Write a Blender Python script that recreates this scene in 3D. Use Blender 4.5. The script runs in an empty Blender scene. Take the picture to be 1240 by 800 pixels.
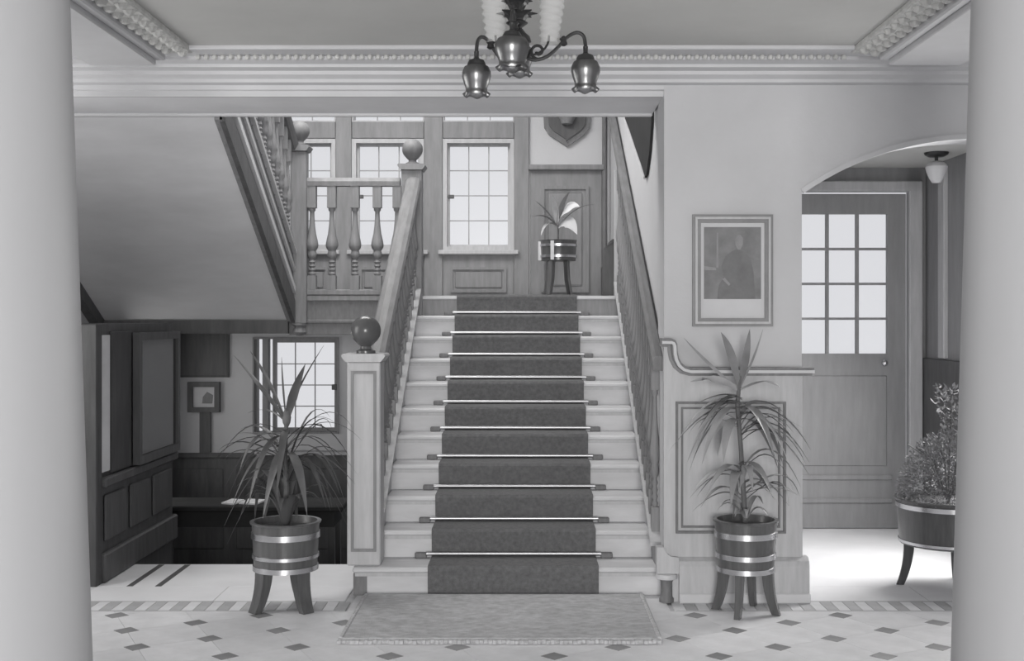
import bpy, bmesh, math, random
from mathutils import Vector, Matrix
random.seed(7)
scene = bpy.context.scene
COL = scene.collection
R = math.radians

# ------------------------------------------------------------------ camera
F, CH, PX0, PY0 = 1450.0, 1.535, 636.0, 386.0      # focal length in pixels, eye height, vanishing point
cam_d = bpy.data.cameras.new('camera'); cam = bpy.data.objects.new('camera', cam_d); COL.objects.link(cam)
cam.location = (0, 0, CH); cam.rotation_euler = (R(90), 0, 0)
cam_d.sensor_width = 36.0; cam_d.lens = 36.0 * F / 1240.0
cam_d.shift_x = (620 - PX0) / 1240.0; cam_d.shift_y = -(400 - PY0) / 1240.0
cam_d.clip_start = 0.05
scene.camera = cam

# ------------------------------------------------------------------ world, lights, exposure
w = bpy.data.worlds.new('overcast'); scene.world = w; w.use_nodes = True
bg = w.node_tree.nodes['Background']; bg.inputs[0].default_value = (0.72, 0.725, 0.755, 1); bg.inputs[1].default_value = 1.0
vs = scene.view_settings
vs.view_transform = 'Standard'; vs.look = 'None'; vs.exposure = 0.0; vs.gamma = 1.0; vs.use_curve_mapping = False

def area(name, loc, target, sx, sy, power, col=(1, 0.99, 0.97)):
    l = bpy.data.lights.new(name, 'AREA'); l.shape = 'RECTANGLE'; l.size = sx; l.size_y = sy; l.energy = power; l.color = col
    o = bpy.data.objects.new(name, l); COL.objects.link(o); o.location = loc
    d = Vector(target) - Vector(loc); o.rotation_euler = d.to_track_quat('-Z', 'Y').to_euler()
    return o
area('hall_fill_light', (0.0, -5.5, 1.6), (0.0, 7, 1.6), 2.6, 2.8, 700)  # added lamp behind the camera for frontal fill; no window there
area('hall_side_light', (-3.5, 5.75, 1.5), (0, 5.9, 0.6), 1.3, 2.2, 45)  # unseen source on the left; a window frame is added around it
area('porch_side_light', (3.02, 7.45, 1.45), (1.3, 6.5, 0.0), 0.9, 1.9, 88)  # lamp outside an added, unseen porch window
area('stairwell_fill_light', (-1.3, 8.7, 4.75), (-1.2, 8.9, 1.7), 2.4, 2.0, 165)  # added overhead fill for the flights; the stairwell ceiling has no opening
area('passage_fill_light', (-3.3, 9.7, 0.7), (-1.2, 9.9, 0.4), 1.2, 1.2, 12)  # added fill to brighten the passage; there is no garden door

# ------------------------------------------------------------------ materials
def mat(name, c, rough=0.6, var=0.12, scale=6.0, bump=0.0, bscale=60.0, stretch=(1, 1, 1), metal=0.0, coat=0.0, tint=(1.0, 1.0, 1.025), rnd=0.0, spec=0.4):
    m = bpy.data.materials.new(name); m.use_nodes = True
    nt = m.node_tree; b = nt.nodes['Principled BSDF']
    tc = nt.nodes.new('ShaderNodeTexCoord'); mp = nt.nodes.new('ShaderNodeMapping'); mp.inputs['Scale'].default_value = stretch
    nt.links.new(tc.outputs['Object'], mp.inputs['Vector'])
    n = nt.nodes.new('ShaderNodeTexNoise'); n.inputs['Scale'].default_value = scale; n.inputs['Detail'].default_value = 6; n.inputs['Roughness'].default_value = 0.6
    nt.links.new(mp.outputs['Vector'], n.inputs['Vector'])
    rp = nt.nodes.new('ShaderNodeValToRGB')
    lo, hi = c * (1 - var), min(1.0, c * (1 + var))
    rp.color_ramp.elements[0].position = 0.3; rp.color_ramp.elements[1].position = 0.7
    rp.color_ramp.elements[0].color = (lo * tint[0], lo * tint[1], lo * tint[2], 1)
    rp.color_ramp.elements[1].color = (hi * tint[0], hi * tint[1], hi * tint[2], 1)
    nt.links.new(n.outputs['Fac'], rp.inputs['Fac'])
    out = rp.outputs['Color']
    if rnd > 0:
        oi = nt.nodes.new('ShaderNodeObjectInfo'); mr = nt.nodes.new('ShaderNodeMapRange')
        mr.inputs['To Min'].default_value = 1 - rnd; mr.inputs['To Max'].default_value = 1 + rnd
        nt.links.new(oi.outputs['Random'], mr.inputs['Value'])
        mx = nt.nodes.new('ShaderNodeVectorMath'); mx.operation = 'SCALE'
        nt.links.new(out, mx.inputs[0]); nt.links.new(mr.outputs['Result'], mx.inputs['Scale']); out = mx.outputs['Vector']
    nt.links.new(out, b.inputs['Base Color'])
    b.inputs['Roughness'].default_value = rough; b.inputs['Metallic'].default_value = metal
    b.inputs['Specular IOR Level'].default_value = spec
    if coat: b.inputs['Coat Weight'].default_value = coat; b.inputs['Coat Roughness'].default_value = 0.2
    if bump > 0:
        n2 = nt.nodes.new('ShaderNodeTexNoise'); n2.inputs['Scale'].default_value = bscale; n2.inputs['Detail'].default_value = 4
        nt.links.new(mp.outputs['Vector'], n2.inputs['Vector'])
        bp = nt.nodes.new('ShaderNodeBump'); bp.inputs['Strength'].default_value = bump; bp.inputs['Distance'].default_value = 0.01
        nt.links.new(n2.outputs['Fac'], bp.inputs['Height']); nt.links.new(bp.outputs['Normal'], b.inputs['Normal'])
    return m

def glass_mat(name, clear=0.93, col=(1, 1, 1), rough=0.05):
    m = bpy.data.materials.new(name); m.use_nodes = True; nt = m.node_tree
    nt.nodes.remove(nt.nodes['Principled BSDF']); o = nt.nodes['Material Output']
    t = nt.nodes.new('ShaderNodeBsdfTransparent'); t.inputs[0].default_value = (*col, 1)
    g = nt.nodes.new('ShaderNodeBsdfGlossy'); g.inputs['Roughness'].default_value = rough
    mx = nt.nodes.new('ShaderNodeMixShader'); mx.inputs[0].default_value = 1 - clear
    nt.links.new(t.outputs[0], mx.inputs[1]); nt.links.new(g.outputs[0], mx.inputs[2]); nt.links.new(mx.outputs[0], o.inputs['Surface'])
    return m

def frost_mat(name, clear, c):
    m = glass_mat(name, clear); nt = m.node_tree; mx = [n for n in nt.nodes if n.type == 'MIX_SHADER'][0]
    d = nt.nodes.new('ShaderNodeBsdfDiffuse'); d.inputs[0].default_value = (c, c, c, 1)
    nt.links.new(d.outputs[0], mx.inputs[2]); return m

MT = dict(
    wall=mat('wall_plaster', 0.52, 0.9, 0.05, 1.5, 0.12, 40),
    soffit=mat('soffit_plaster', 0.58, 0.9, 0.10, 2.0, 0.12, 40, stretch=(0.6, 1, 2)),
    ceil=mat('ceiling_plaster', 0.50, 0.9, 0.05, 2.0, 0.08, 40, tint=(1, 1, 0.98)),
    cornice=mat('cornice_paint', 0.55, 0.7, 0.05, 3.0, 0.08, 60),
    beam=mat('beam_paint', 0.74, 0.8, 0.05, 3.0, 0.06, 60),
    balld=mat('polished_dark_ball', 0.10, 0.24, 0.2, 5.0),
    orn=mat('ornament_plaster', 0.52, 0.8, 0.14, 26.0, 1.0, 22, tint=(1, 1, 0.98)),
    column=mat('column_plaster', 0.42, 0.55, 0.05, 1.3, 0.03, 30, stretch=(1, 1, 0.3)),
    wood=mat('oak_woodwork', 0.22, 0.6, 0.16, 5.0, 0.10, 50, stretch=(6, 6, 0.8)),
    woodpale=mat('pale_oak', 0.43, 0.45, 0.10, 5.0, 0.08, 50, stretch=(6, 6, 0.8)),
    step=mat('pale_step_wood', 0.55, 0.5, 0.12, 3.0, 0.05, 50, stretch=(0.8, 6, 3)),
    oakrail=mat('oak_handrail', 0.16, 0.6, 0.18, 4.0, 0.06, 50, stretch=(8, 0.7, 3)),
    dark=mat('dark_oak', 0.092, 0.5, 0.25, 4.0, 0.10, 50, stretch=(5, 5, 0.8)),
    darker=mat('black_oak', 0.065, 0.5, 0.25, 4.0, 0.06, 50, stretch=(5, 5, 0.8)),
    hang=mat('dark_hide', 0.03, 0.7, 0.25, 5.0, spec=0.2),
    backwood=mat('window_wall_oak', 0.23, 0.65, 0.15, 4.0, 0.08, 50, stretch=(5, 5, 0.8)),
    doorwood=mat('porch_door_oak', 0.25, 0.5, 0.10, 4.0, 0.06, 50, stretch=(5, 5, 0.8)),
    tile=mat('pale_floor_tile', 0.66, 0.42, 0.10, 7.0, 0.04, 60, rnd=0.06),
    tiled=mat('dark_floor_tile', 0.24, 0.42, 0.15, 9.0, 0.04, 60, rnd=0.15),
    tilem=mat('grey_border_tile', 0.42, 0.42, 0.12, 9.0, 0.04, 60, rnd=0.1),
    grout=mat('floor_grout', 0.58, 0.9, 0.10, 12.0),
    stone=mat('pale_floor_stone', 0.72, 0.45, 0.06, 3.0, 0.03, 40),
    carpet=mat('stair_carpet', 0.135, 0.95, 0.22, 40.0, 0.5, 260),
    matm=mat('woven_door_mat', 0.50, 0.95, 0.22, 18.0, 0.8, 200, stretch=(1, 1.6, 1)),
    fringe=mat('mat_edging', 0.50, 0.95, 0.25, 60.0, 0.6, 200),
    brass=mat('polished_brass', 0.62, 0.26, 0.06, 8.0, metal=1.0),
    rod=mat('stair_rod_brass', 0.50, 0.42, 0.05, 8.0, metal=1.0),
    bronze=mat('dark_bronze', 0.05, 0.42, 0.25, 20.0, 0.2, 60, metal=0.4),
    tub=mat('tub_staves', 0.085, 0.32, 0.25, 4.0, 0.08, 60, stretch=(8, 8, 0.8), coat=0.4),
    soil=mat('potting_soil', 0.06, 0.95, 0.3, 40.0, 1.0, 90),
    leafd=mat('strap_leaf', 0.09, 0.45, 0.30, 6.0, 0.06, 60, rnd=0.35),
    leafm=mat('broad_leaf', 0.28, 0.45, 0.25, 6.0, 0.06, 60, rnd=0.30),
    leaflit=mat('lit_leaf', 0.55, 0.45, 0.12, 6.0, rnd=0.2),  # paler leaf copy, window light put into its colour
    fern=mat('fern_leaf', 0.27, 1.0, 0.3, 30.0, spec=0.0),
    stem=mat('plant_stem', 0.12, 0.7, 0.25, 12.0, 0.3, 60),
    lead=mat('lead_bar', 0.30, 0.5, 0.1, 10.0),
    frame=mat('picture_frame_wood', 0.20, 0.45, 0.15, 8.0, 0.06, 60),
    mount=mat('picture_mount', 0.56, 0.8, 0.04, 6.0),
    print=mat('photo_print', 0.185, 0.6, 0.25, 9.0),
    printd=mat('photo_print_dark', 0.15, 0.6, 0.18, 14.0),
    printl=mat('photo_print_light', 0.25, 0.6, 0.15, 14.0),
    paper=mat('white_paper', 0.80, 0.8, 0.03, 4.0),
    porc=mat('white_opal_glass', 0.60, 0.35, 0.04, 4.0),
    slot=mat('dark_inlay', 0.10, 0.5, 0.15, 9.0),
    pane=glass_mat('window_pane', 0.985, rough=0.3),
    shade=glass_mat('smoked_glass_shade', 0.74, (0.46, 0.46, 0.47), 0.34),
    chimney=frost_mat('ribbed_frosted_glass', 0.74, 0.85),
    mirror=glass_mat('glazed_panel', 0.80, (0.8, 0.8, 0.8), 0.06),
)

# ------------------------------------------------------------------ helpers
OFF = {}                       # world offset of each object that can be a parent
def woff(p): return OFF.get(p.name, Vector((0, 0, 0))) if p else Vector((0, 0, 0))
def tag(o, label=None, cat=None, group=None, kind=None):
    if label: o['label'] = label
    if cat: o['category'] = cat
    if group: o['group'] = group
    if kind: o['kind'] = kind
    return o
def thing(name, loc, label, cat, group=None, kind=None):
    o = bpy.data.objects.new(name, None); COL.objects.link(o); o.location = loc; o.empty_display_size = 0.1
    OFF[o.name] = Vector(loc); return tag(o, label, cat, group, kind)
def obj(name, bm, m, parent=None, smooth=False, base=None, **kw):
    """bm is in world coordinates; the object's origin goes to its parent's (or to base)."""
    org = Vector(base) if base is not None else woff(parent)
    bmesh.ops.recalc_face_normals(bm, faces=bm.faces)
    bmesh.ops.translate(bm, verts=bm.verts, vec=-org)
    me = bpy.data.meshes.new(name); bm.to_mesh(me); bm.free()
    if smooth:
        for p in me.polygons: p.use_smooth = True
        try: me.set_sharp_from_angle(angle=R(40))
        except Exception: pass
    me.materials.append(MT[m] if isinstance(m, str) else m)
    o = bpy.data.objects.new(name, me); COL.objects.link(o)
    if parent: o.parent = parent
    o.location = org - woff(parent)
    OFF[o.name] = org
    return tag(o, **kw) if kw else o
def inst(name, me, parent, loc, rz=0.0, scale=None):
    o = bpy.data.objects.new(name, me); COL.objects.link(o); o.parent = parent
    o.location = Vector(loc) - woff(parent); o.rotation_euler = (0, 0, rz)
    if scale: o.scale = scale
    OFF[o.name] = Vector(loc); return o
def mesh_of(name, bm, m, smooth=False):
    bmesh.ops.recalc_face_normals(bm, faces=bm.faces)
    me = bpy.data.meshes.new(name); bm.to_mesh(me); bm.free()
    if smooth:
        for p in me.polygons: p.use_smooth = True
        try: me.set_sharp_from_angle(angle=R(40))
        except Exception: pass
    me.materials.append(MT[m]); return me
def B(): return bmesh.new()
def box(bm, x0, x1, y0, y1, z0, z1, bev=0.0):
    v = [bm.verts.new((x, y, z)) for z in (z0, z1) for y in (y0, y1) for x in (x0, x1)]
    fs = [bm.faces.new([v[i] for i in q]) for q in ((0, 2, 3, 1), (4, 5, 7, 6), (0, 1, 5, 4), (2, 6, 7, 3), (0, 4, 6, 2), (1, 3, 7, 5))]
    if bev > 0:
        es = list({e for f in fs for e in f.edges})
        bmesh.ops.bevel(bm, geom=es, offset=bev, segments=1, affect='EDGES')
    return bm
def bx(*a, **k): return box(B(), *a, **k)
def prism(bm, pts, axis, a0, a1):
    """polygon pts extruded along an axis; pts are (y,z) for x, (x,z) for y, (x,y) for z"""
    def mk(p, a): return {'x': (a, p[0], p[1]), 'y': (p[0], a, p[1]), 'z': (p[0], p[1], a)}[axis]
    A = [bm.verts.new(mk(p, a0)) for p in pts]; C = [bm.verts.new(mk(p, a1)) for p in pts]
    n = len(pts); bm.faces.new(A); bm.faces.new(C[::-1])
    for i in range(n): bm.faces.new((A[i], A[(i + 1) % n], C[(i + 1) % n], C[i]))
    return bm
def lathe(bm, prof, cx=0, cy=0, seg=16, z0=0.0, fn=None):
    rings = []
    for r, z in prof:
        if r < 1e-5: rings.append([bm.verts.new((cx, cy, z0 + z))])
        else:
            ring = []
            for k in range(seg):
                a = 2 * math.pi * k / seg; rr, zz = (fn(r, z, a) if fn else (r, z))
                ring.append(bm.verts.new((cx + rr * math.cos(a), cy + rr * math.sin(a), z0 + zz)))
            rings.append(ring)
    for p, q in zip(rings, rings[1:]):
        for k in range(seg):
            a, b_ = p[k % len(p)], p[(k + 1) % len(p)]; c, d = q[(k + 1) % len(q)], q[k % len(q)]
            vs_ = []
            for v in (a, b_, c, d):
                if v not in vs_: vs_.append(v)
            if len(vs_) >= 3: bm.faces.new(vs_)
    if len(rings[0]) > 2: bm.faces.new(rings[0][::-1])
    if len(rings[-1]) > 2: bm.faces.new(rings[-1])
    return bm
def tube(bm, pts, rad, seg=8, caps=True):
    pts = [Vector(p) for p in pts]; n = len(pts)
    rad = rad if isinstance(rad, (list, tuple)) else [rad] * n
    rings = []; up = Vector((0, 0, 1)); prev = None
    for i, p in enumerate(pts):
        t = (pts[min(i + 1, n - 1)] - pts[max(i - 1, 0)]).normalized()
        if prev is None:
            s = t.cross(up)
            if s.length < 1e-3: s = t.cross(Vector((1, 0, 0)))
        else: s = prev - t * prev.dot(t)
        s.normalize(); prev = s; u = s.cross(t)
        rings.append([bm.verts.new(p + (s * math.cos(2 * math.pi * k / seg) + u * math.sin(2 * math.pi * k / seg)) * rad[i]) for k in range(seg)])
    for a, b_ in zip(rings, rings[1:]):
        for k in range(seg): bm.faces.new((a[k], a[(k + 1) % seg], b_[(k + 1) % seg], b_[k]))
    if caps: bm.faces.new(rings[0][::-1]); bm.faces.new(rings[-1])
    return bm
def sweep_xz(bm, path, sect):
    """path of (x,z); sect list of (offset along the path's normal, y); closed section"""
    n = len(path); rings = []
    for i, (x, z) in enumerate(path):
        a = Vector(path[max(i - 1, 0)]); c = Vector(path[min(i + 1, n - 1)]); t = (c - a).normalized(); nm = Vector((-t.y, t.x))
        rings.append([bm.verts.new((x + nm.x * o, y, z + nm.y * o)) for o, y in sect])
    m = len(sect)
    for a, b_ in zip(rings, rings[1:]):
        for k in range(m): bm.faces.new((a[k], a[(k + 1) % m], b_[(k + 1) % m], b_[k]))
    bm.faces.new(rings[0][::-1]); bm.faces.new(rings[-1]); return bm
def P(px, py, Y): return Vector(((px - PX0) * Y / F, Y, CH - (py - PY0) * Y / F))
def bez(p0, p1, p2, n):
    return [p0 * (1 - t) ** 2 + p1 * 2 * t * (1 - t) + p2 * t * t for t in [i / n for i in range(n + 1)]]
def wall_holes(x0, x1, z0, z1, y0, y1, holes):
    """one wall slab in the xz plane with rectangular openings cut through it"""
    xs = sorted({x0, x1, *[h[0] for h in holes], *[h[1] for h in holes]}); zs = sorted({z0, z1, *[h[2] for h in holes], *[h[3] for h in holes]})
    bm = B()
    def solid(i, j):
        if not (0 <= i < len(xs) - 1 and 0 <= j < len(zs) - 1): return False
        cx, cz = (xs[i] + xs[i + 1]) / 2, (zs[j] + zs[j + 1]) / 2
        return not any(h[0] < cx < h[1] and h[2] < cz < h[3] for h in holes)
    def face(*p): bm.faces.new([bm.verts.new(q) for q in p])
    for i in range(len(xs) - 1):
        for j in range(len(zs) - 1):
            if not solid(i, j): continue
            a, b_, c, d = xs[i], xs[i + 1], zs[j], zs[j + 1]
            face((a, y0, c), (b_, y0, c), (b_, y0, d), (a, y0, d)); face((a, y1, c), (a, y1, d), (b_, y1, d), (b_, y1, c))
            if not solid(i - 1, j): face((a, y0, c), (a, y0, d), (a, y1, d), (a, y1, c))
            if not solid(i + 1, j): face((b_, y0, c), (b_, y1, c), (b_, y1, d), (b_, y0, d))
            if not solid(i, j - 1): face((a, y0, c), (a, y1, c), (b_, y1, c), (b_, y0, c))
            if not solid(i, j + 1): face((a, y0, d), (b_, y0, d), (b_, y1, d), (a, y1, d))
    bmesh.ops.remove_doubles(bm, verts=bm.verts, dist=1e-5)
    return bm
def frame_ring(bm, x0, x1, z0, z1, wd, y0, y1):
    """rectangular frame, outer size given, width wd, in the xz plane"""
    o = [(x0, z0), (x1, z0), (x1, z1), (x0, z1)]; i = [(x0 + wd, z0 + wd), (x1 - wd, z0 + wd), (x1 - wd, z1 - wd), (x0 + wd, z1 - wd)]
    V = [[bm.verts.new((x, y, z)) for x, z in q] for q in (o, i) for y in (y0, y1)]
    O0, O1, I0, I1 = V
    for k in range(4):
        n = (k + 1) % 4
        bm.faces.new((O0[k], O0[n], I0[n], I0[k])); bm.faces.new((O1[n], O1[k], I1[k], I1[n]))
        bm.faces.new((O0[n], O0[k], O1[k], O1[n])); bm.faces.new((I0[k], I0[n], I1[n], I1[k]))
    return bm
def xf(px, Y): return (px - PX0) * Y / F
def zf(py, Y): return CH - (py - PY0) * Y / F

# stair geometry
RISE, GO, YS = 0.156, 0.281, 6.64
YL = YS + 10 * GO; ZL = 11 * RISE; TAN = RISE / GO
SX0, SX1 = -0.82, 0.70
YB = 10.9
def pitch(y): return RISE + (y - YS) * TAN

# ================================================================== SETTING
# floors
bm = bx(-3.7, 3.7, -2.0, 6.87, -0.12, -0.010)
floor = obj('floor', bm, 'grout', label='hall floor of pale tiles with small dark diamonds', cat='floor', kind='structure')
recess = obj('floor_recess', bx(-2.46, -0.93, 6.87, 7.50, -0.12, 0.0, bev=0.004), 'stone', label='pale stone threshold floor left of the stairs with two dark inlaid strips', cat='floor', kind='structure')
for xx in (-2.272, -2.108): obj('inlay_strip', bx(xx - 0.018, xx + 0.018, 6.875, 7.48, -0.01, 0.0012), 'slot', recess)
porchf = obj('floor_porch', bx(0.86, 3.1, 6.87, 8.95, -0.12, 0.0), 'stone', label='bright pale porch floor beyond the arch', cat='floor', kind='structure')
bm = B()
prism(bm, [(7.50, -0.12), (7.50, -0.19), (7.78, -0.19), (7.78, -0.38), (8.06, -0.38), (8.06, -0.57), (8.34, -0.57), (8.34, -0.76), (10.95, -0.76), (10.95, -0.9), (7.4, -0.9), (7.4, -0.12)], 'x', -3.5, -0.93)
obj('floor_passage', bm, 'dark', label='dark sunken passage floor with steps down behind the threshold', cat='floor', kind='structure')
# plain pale strip and border tiles in front of the steps
Yb0, Yb1 = 6.29, 6.52
bw = 0.062
def tile_box(x0, x1, y0, y1, name, m): obj(name, bx(x0 + .0015, x1 - .0015, y0 + .0015, y1 - .0015, -0.012, 0.0), m, floor)
xx = -2.9; k = 0
tm = {}
for m in ('tile', 'tilem'): tm[m] = mesh_of('border_tile', bx(-bw / 2 + .0015, bw / 2 - .0015, -(Yb1 - Yb0) / 2 + .02, (Yb1 - Yb0) / 2 - .02, -0.012, 0.0), m)
while xx < 2.95:
    if xx < -0.97 or xx > 0.80:
        inst('border_tile', tm['tilem' if k % 2 else 'tile'], floor, (xx, (Yb0 + Yb1) / 2, 0))
    xx += bw; k += 1
for (y0, y1) in ((Yb0, Yb0 + .018), (Yb1 - .018, Yb1)):
    for (x0, x1) in ((-2.95, -0.985), (0.80, 2.95)):
        obj('border_strip', bx(x0, x1, y0 + .001, y1 - .001, -0.012, 0.0), 'tilem', floor)
for (x0, x1) in ((-3.6, -2.95), (2.95, 3.6)): tile_box(x0, x1, Yb0, Yb1, 'edge_slab', 'tile')
for (x0, x1) in ((-3.6, -2.46), (-2.46, -1.7), (-1.7, -0.98)): tile_box(x0, x1, Yb1, 6.87, 'edge_slab', 'stone')
for (x0, x1) in ((-.936, -.10), (-.10, .765)): tile_box(x0, x1, Yb0, 6.66, 'edge_slab', 'tile')
for (x0, x1) in ((.77, 1.5),): tile_box(x0, x1, Yb1, 6.66, 'edge_slab', 'stone')
for (x0, x1) in ((1.5, 2.2), (2.2, 2.9), (2.9, 3.6)): tile_box(x0, x1, Yb1, 6.87, 'edge_slab', 'stone')
# field: clipped square tiles with dark diamonds at their corners
bq = 0.150; dq = 0.064
cx0, cy0 = -0.317, 5.606
v1 = Vector((2 * bq, bq)); v2 = Vector((-bq, 2 * bq))
def cell_poly(gap):
    cs = [Vector((0, 0)), v1, v1 + v2, v2]; pts = []
    for i in range(4):
        c = cs[i]; u_in = (cs[i - 1] - c).normalized(); u_out = (cs[(i + 1) % 4] - c).normalized()
        dg = dq + gap
        a = c + u_in * (dg / (abs(u_in.x) + abs(u_in.y))); e = c + u_out * (dg / (abs(u_out.x) + abs(u_out.y)))
        best = max([Vector((1, 0)), Vector((-1, 0)), Vector((0, 1)), Vector((0, -1))], key=lambda q: min(q.dot(u_in), q.dot(u_out)))
        pts += [a, c + best * dg, e]
    cen = (v1 + v2) / 2
    return [cen + (p - cen) * (1 - gap / 0.17) for p in pts]
poly = cell_poly(0.0009)
def clip(poly, ymax):
    out = []
    for i, p in enumerate(poly):
        q = poly[(i + 1) % len(poly)]
        if p.y <= ymax: out.append(p)
        if (p.y - ymax) * (q.y - ymax) < 0: out.append(p + (q - p) * ((ymax - p.y) / (q.y - p.y)))
    return out
tile_me = mesh_of('floor_tile', prism(B(), [(p.x, p.y) for p in poly], 'z', -0.012, 0.0), 'tile')
dp = [(dq - .002, 0), (0, dq - .002), (-dq + .002, 0), (0, -dq + .002)]
dia_me = mesh_of('diamond_tile', prism(B(), dp, 'z', -0.012, 0.0), 'tiled')
YT = Yb0
for i in range(-14, 15):
    for j in range(-14, 15):
        o2 = Vector((cx0, cy0)) + v1 * i + v2 * j
        c = o2 + (v1 + v2) / 2
        if -3.3 < c.x < 3.3 and 4.15 < c.y < YT + 0.25:
            ys = [o2.y + p.y for p in poly]
            if max(ys) <= YT: inst('floor_tile', tile_me, floor, (o2.x, o2.y, 0))
            else:
                cp = clip([Vector((o2.x, o2.y)) + p for p in poly], YT - .002)
                if len(cp) >= 3 and min(p.y for p in cp) < YT - .02: obj('floor_tile', prism(B(), [(p.x, p.y) for p in cp], 'z', -0.012, 0.0), 'tile', floor)
        if -3.4 < o2.x < 3.4 and 4.0 < o2.y < YT + .02:
            if o2.y + dq <= YT: inst('diamond_tile', dia_me, floor, (o2.x, o2.y, 0))
            else:
                cp = clip([Vector((o2.x + a, o2.y + b_)) for a, b_ in dp], YT - .002)
                if len(cp) >= 3 and min(p.y for p in cp) < YT - .02: obj('diamond_tile', prism(B(), [(p.x, p.y) for p in cp], 'z', -0.012, 0.0), 'tiled', floor)

# ceiling, beams, cornice
ZC = 2.945
ceil = obj('ceiling', bx(-3.7, 3.7, -2.0, 6.62, ZC, ZC + 0.12), 'ceil', label='flat plaster hall ceiling', cat='ceiling', kind='structure')
beam = obj('trim_1', bx(-3.7, 0.76, 6.60, 7.16, 2.76, 3.30), 'beam', label='wide plain beam spanning the hall in front of the stairs', cat='beam', kind='structure')
obj('edge_bead', bx(-3.7, 0.76, 7.145, 7.185, 2.745, 2.775, bev=.006), 'cornice', beam)
cor = thing('trim_2', (0, 6.6, 2.76), 'moulded plaster cornice running across the hall above the beam', 'cornice', kind='structure')
prof = [(6.60, 2.755), (6.575, 2.755), (6.575, 2.785), (6.555, 2.79), (6.55, 2.812), (6.50, 2.818), (6.495, 2.835), (6.455, 2.852), (6.45, 2.87), (6.39, 2.878), (6.385, 2.893), (6.33, 2.905), (6.33, 2.922), (6.25, 2.926), (6.25, ZC), (6.60, ZC)]
obj('cornice_moulding', prism(B(), prof, 'x', -3.7, 3.7), 'cornice', cor)
obj('edge_fillet', bx(-1.74, 1.70, 6.16, 6.25, ZC - .022, ZC + .001, bev=.005), 'cornice', cor)
bm = B(); xx = -1.72
while xx < 1.7:
    lathe(bm, [(0, -.016), (.012, -.010), (.016, 0), (.012, .010), (0, .014)], xx, 6.30, 6, 2.912); xx += 0.043
obj('egg_ornament', bm, 'orn', cor, kind='stuff')
for s, xa, xb, xc in ((-1, -2.28, -1.93, -1.73), (1, 2.28, 1.90, 1.70)):
    t = thing('trim_%d' % (3 if s < 0 else 4), (xa, 5, ZC), 'ceiling beam with ornamented band running towards the %s column' % ('left' if s < 0 else 'right'), 'ceiling beam', kind='structure')
    obj('beam', bx(min(xa, xb), max(xa, xb), 2.0, 6.26, ZC - 0.085, ZC + .02, bev=.006), 'cornice', t)
    obj('moulding', bx(min(xb, xb - s * .05), max(xb, xb - s * .05), 2.0, 6.26, ZC - 0.06, ZC + .01, bev=.008), 'cornice', t)
    obj('moulding', bx(min(xa + s * .05, xa), max(xa + s * .05, xa), 2.0, 6.26, ZC - 0.05, ZC + .01, bev=.008), 'cornice', t)
    obj('ornament_band', bx(min(xb - s * .05, xc), max(xb - s * .05, xc), 2.0, 6.24, ZC - .028, ZC + .005, bev=.008), 'orn', t)
    bm = B(); yy = 4.9; q = 0
    while yy < 6.2:
        xm = (xb + xc) / 2 - s * .02 + (.035 if q % 2 else -.035)
        lathe(bm, [(0, -.030), (.020, -.022), (.030, -.006), (.032, .01)], xm, yy, 7, ZC - .024); yy += .052; q += 1
    obj('leaf_ornament', bm, 'orn', t, kind='stuff')

# hall side walls
obj('wall_left', bx(-3.85, -3.70, -2.0, 7.3, -0.1, 4.9), 'wall', label='hall side wall behind the left column', cat='wall', kind='structure')
obj('wall_right', bx(3.70, 3.85, -2.0, 7.3, -0.1, 4.9), 'wall', label='hall side wall behind the right column', cat='wall', kind='structure')

# wall with the arch (x .76 .. 3.7), front face 6.55, back 6.85
AX0, AX1, ASP, AAP = 1.513, 3.42, zf(231, 6.55), zf(165, 6.55)
hw = (AX1 - AX0) / 2; sag = AAP - ASP; rad = (hw * hw + sag * sag) / (2 * sag); acx = (AX0 + AX1) / 2; acz = AAP - rad
pts = [(0.76, 0), (AX0, 0), (AX0, ASP)]
a0 = math.atan2(ASP - acz, -hw)
N = 28
for i in range(1, N):
    a = a0 + (math.pi - 2 * (math.pi - a0) - 0) * 0 + (math.atan2(ASP - acz, hw) - a0) * i / N
    pts.append((acx + rad * math.cos(a), acz + rad * math.sin(a)))
pts += [(AX1, ASP), (AX1, 0), (3.7, 0), (3.7, 2.95), (0.76, 2.95)]
obj('wall_arch', prism(B(), pts, 'y', 6.55, 6.85), 'wall', label='plaster wall right of the stairs pierced by a shallow arch', cat='wall', kind='structure')
# arch bead
bm = B(); path = []
for i in range(0, N + 1):
    a = a0 + (math.atan2(ASP - acz, hw) - a0) * i / N; path.append((acx + (rad - .004) * math.cos(a), acz + (rad - .004) * math.sin(a)))
sweep_xz(bm, path, [(-.012, 6.537), (.016, 6.537), (.016, 6.56), (-.012, 6.56)])
obj('trim_5', bm, 'cornice', label='thin raised edge along the shallow arch', cat='arch edging', kind='structure')

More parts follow.
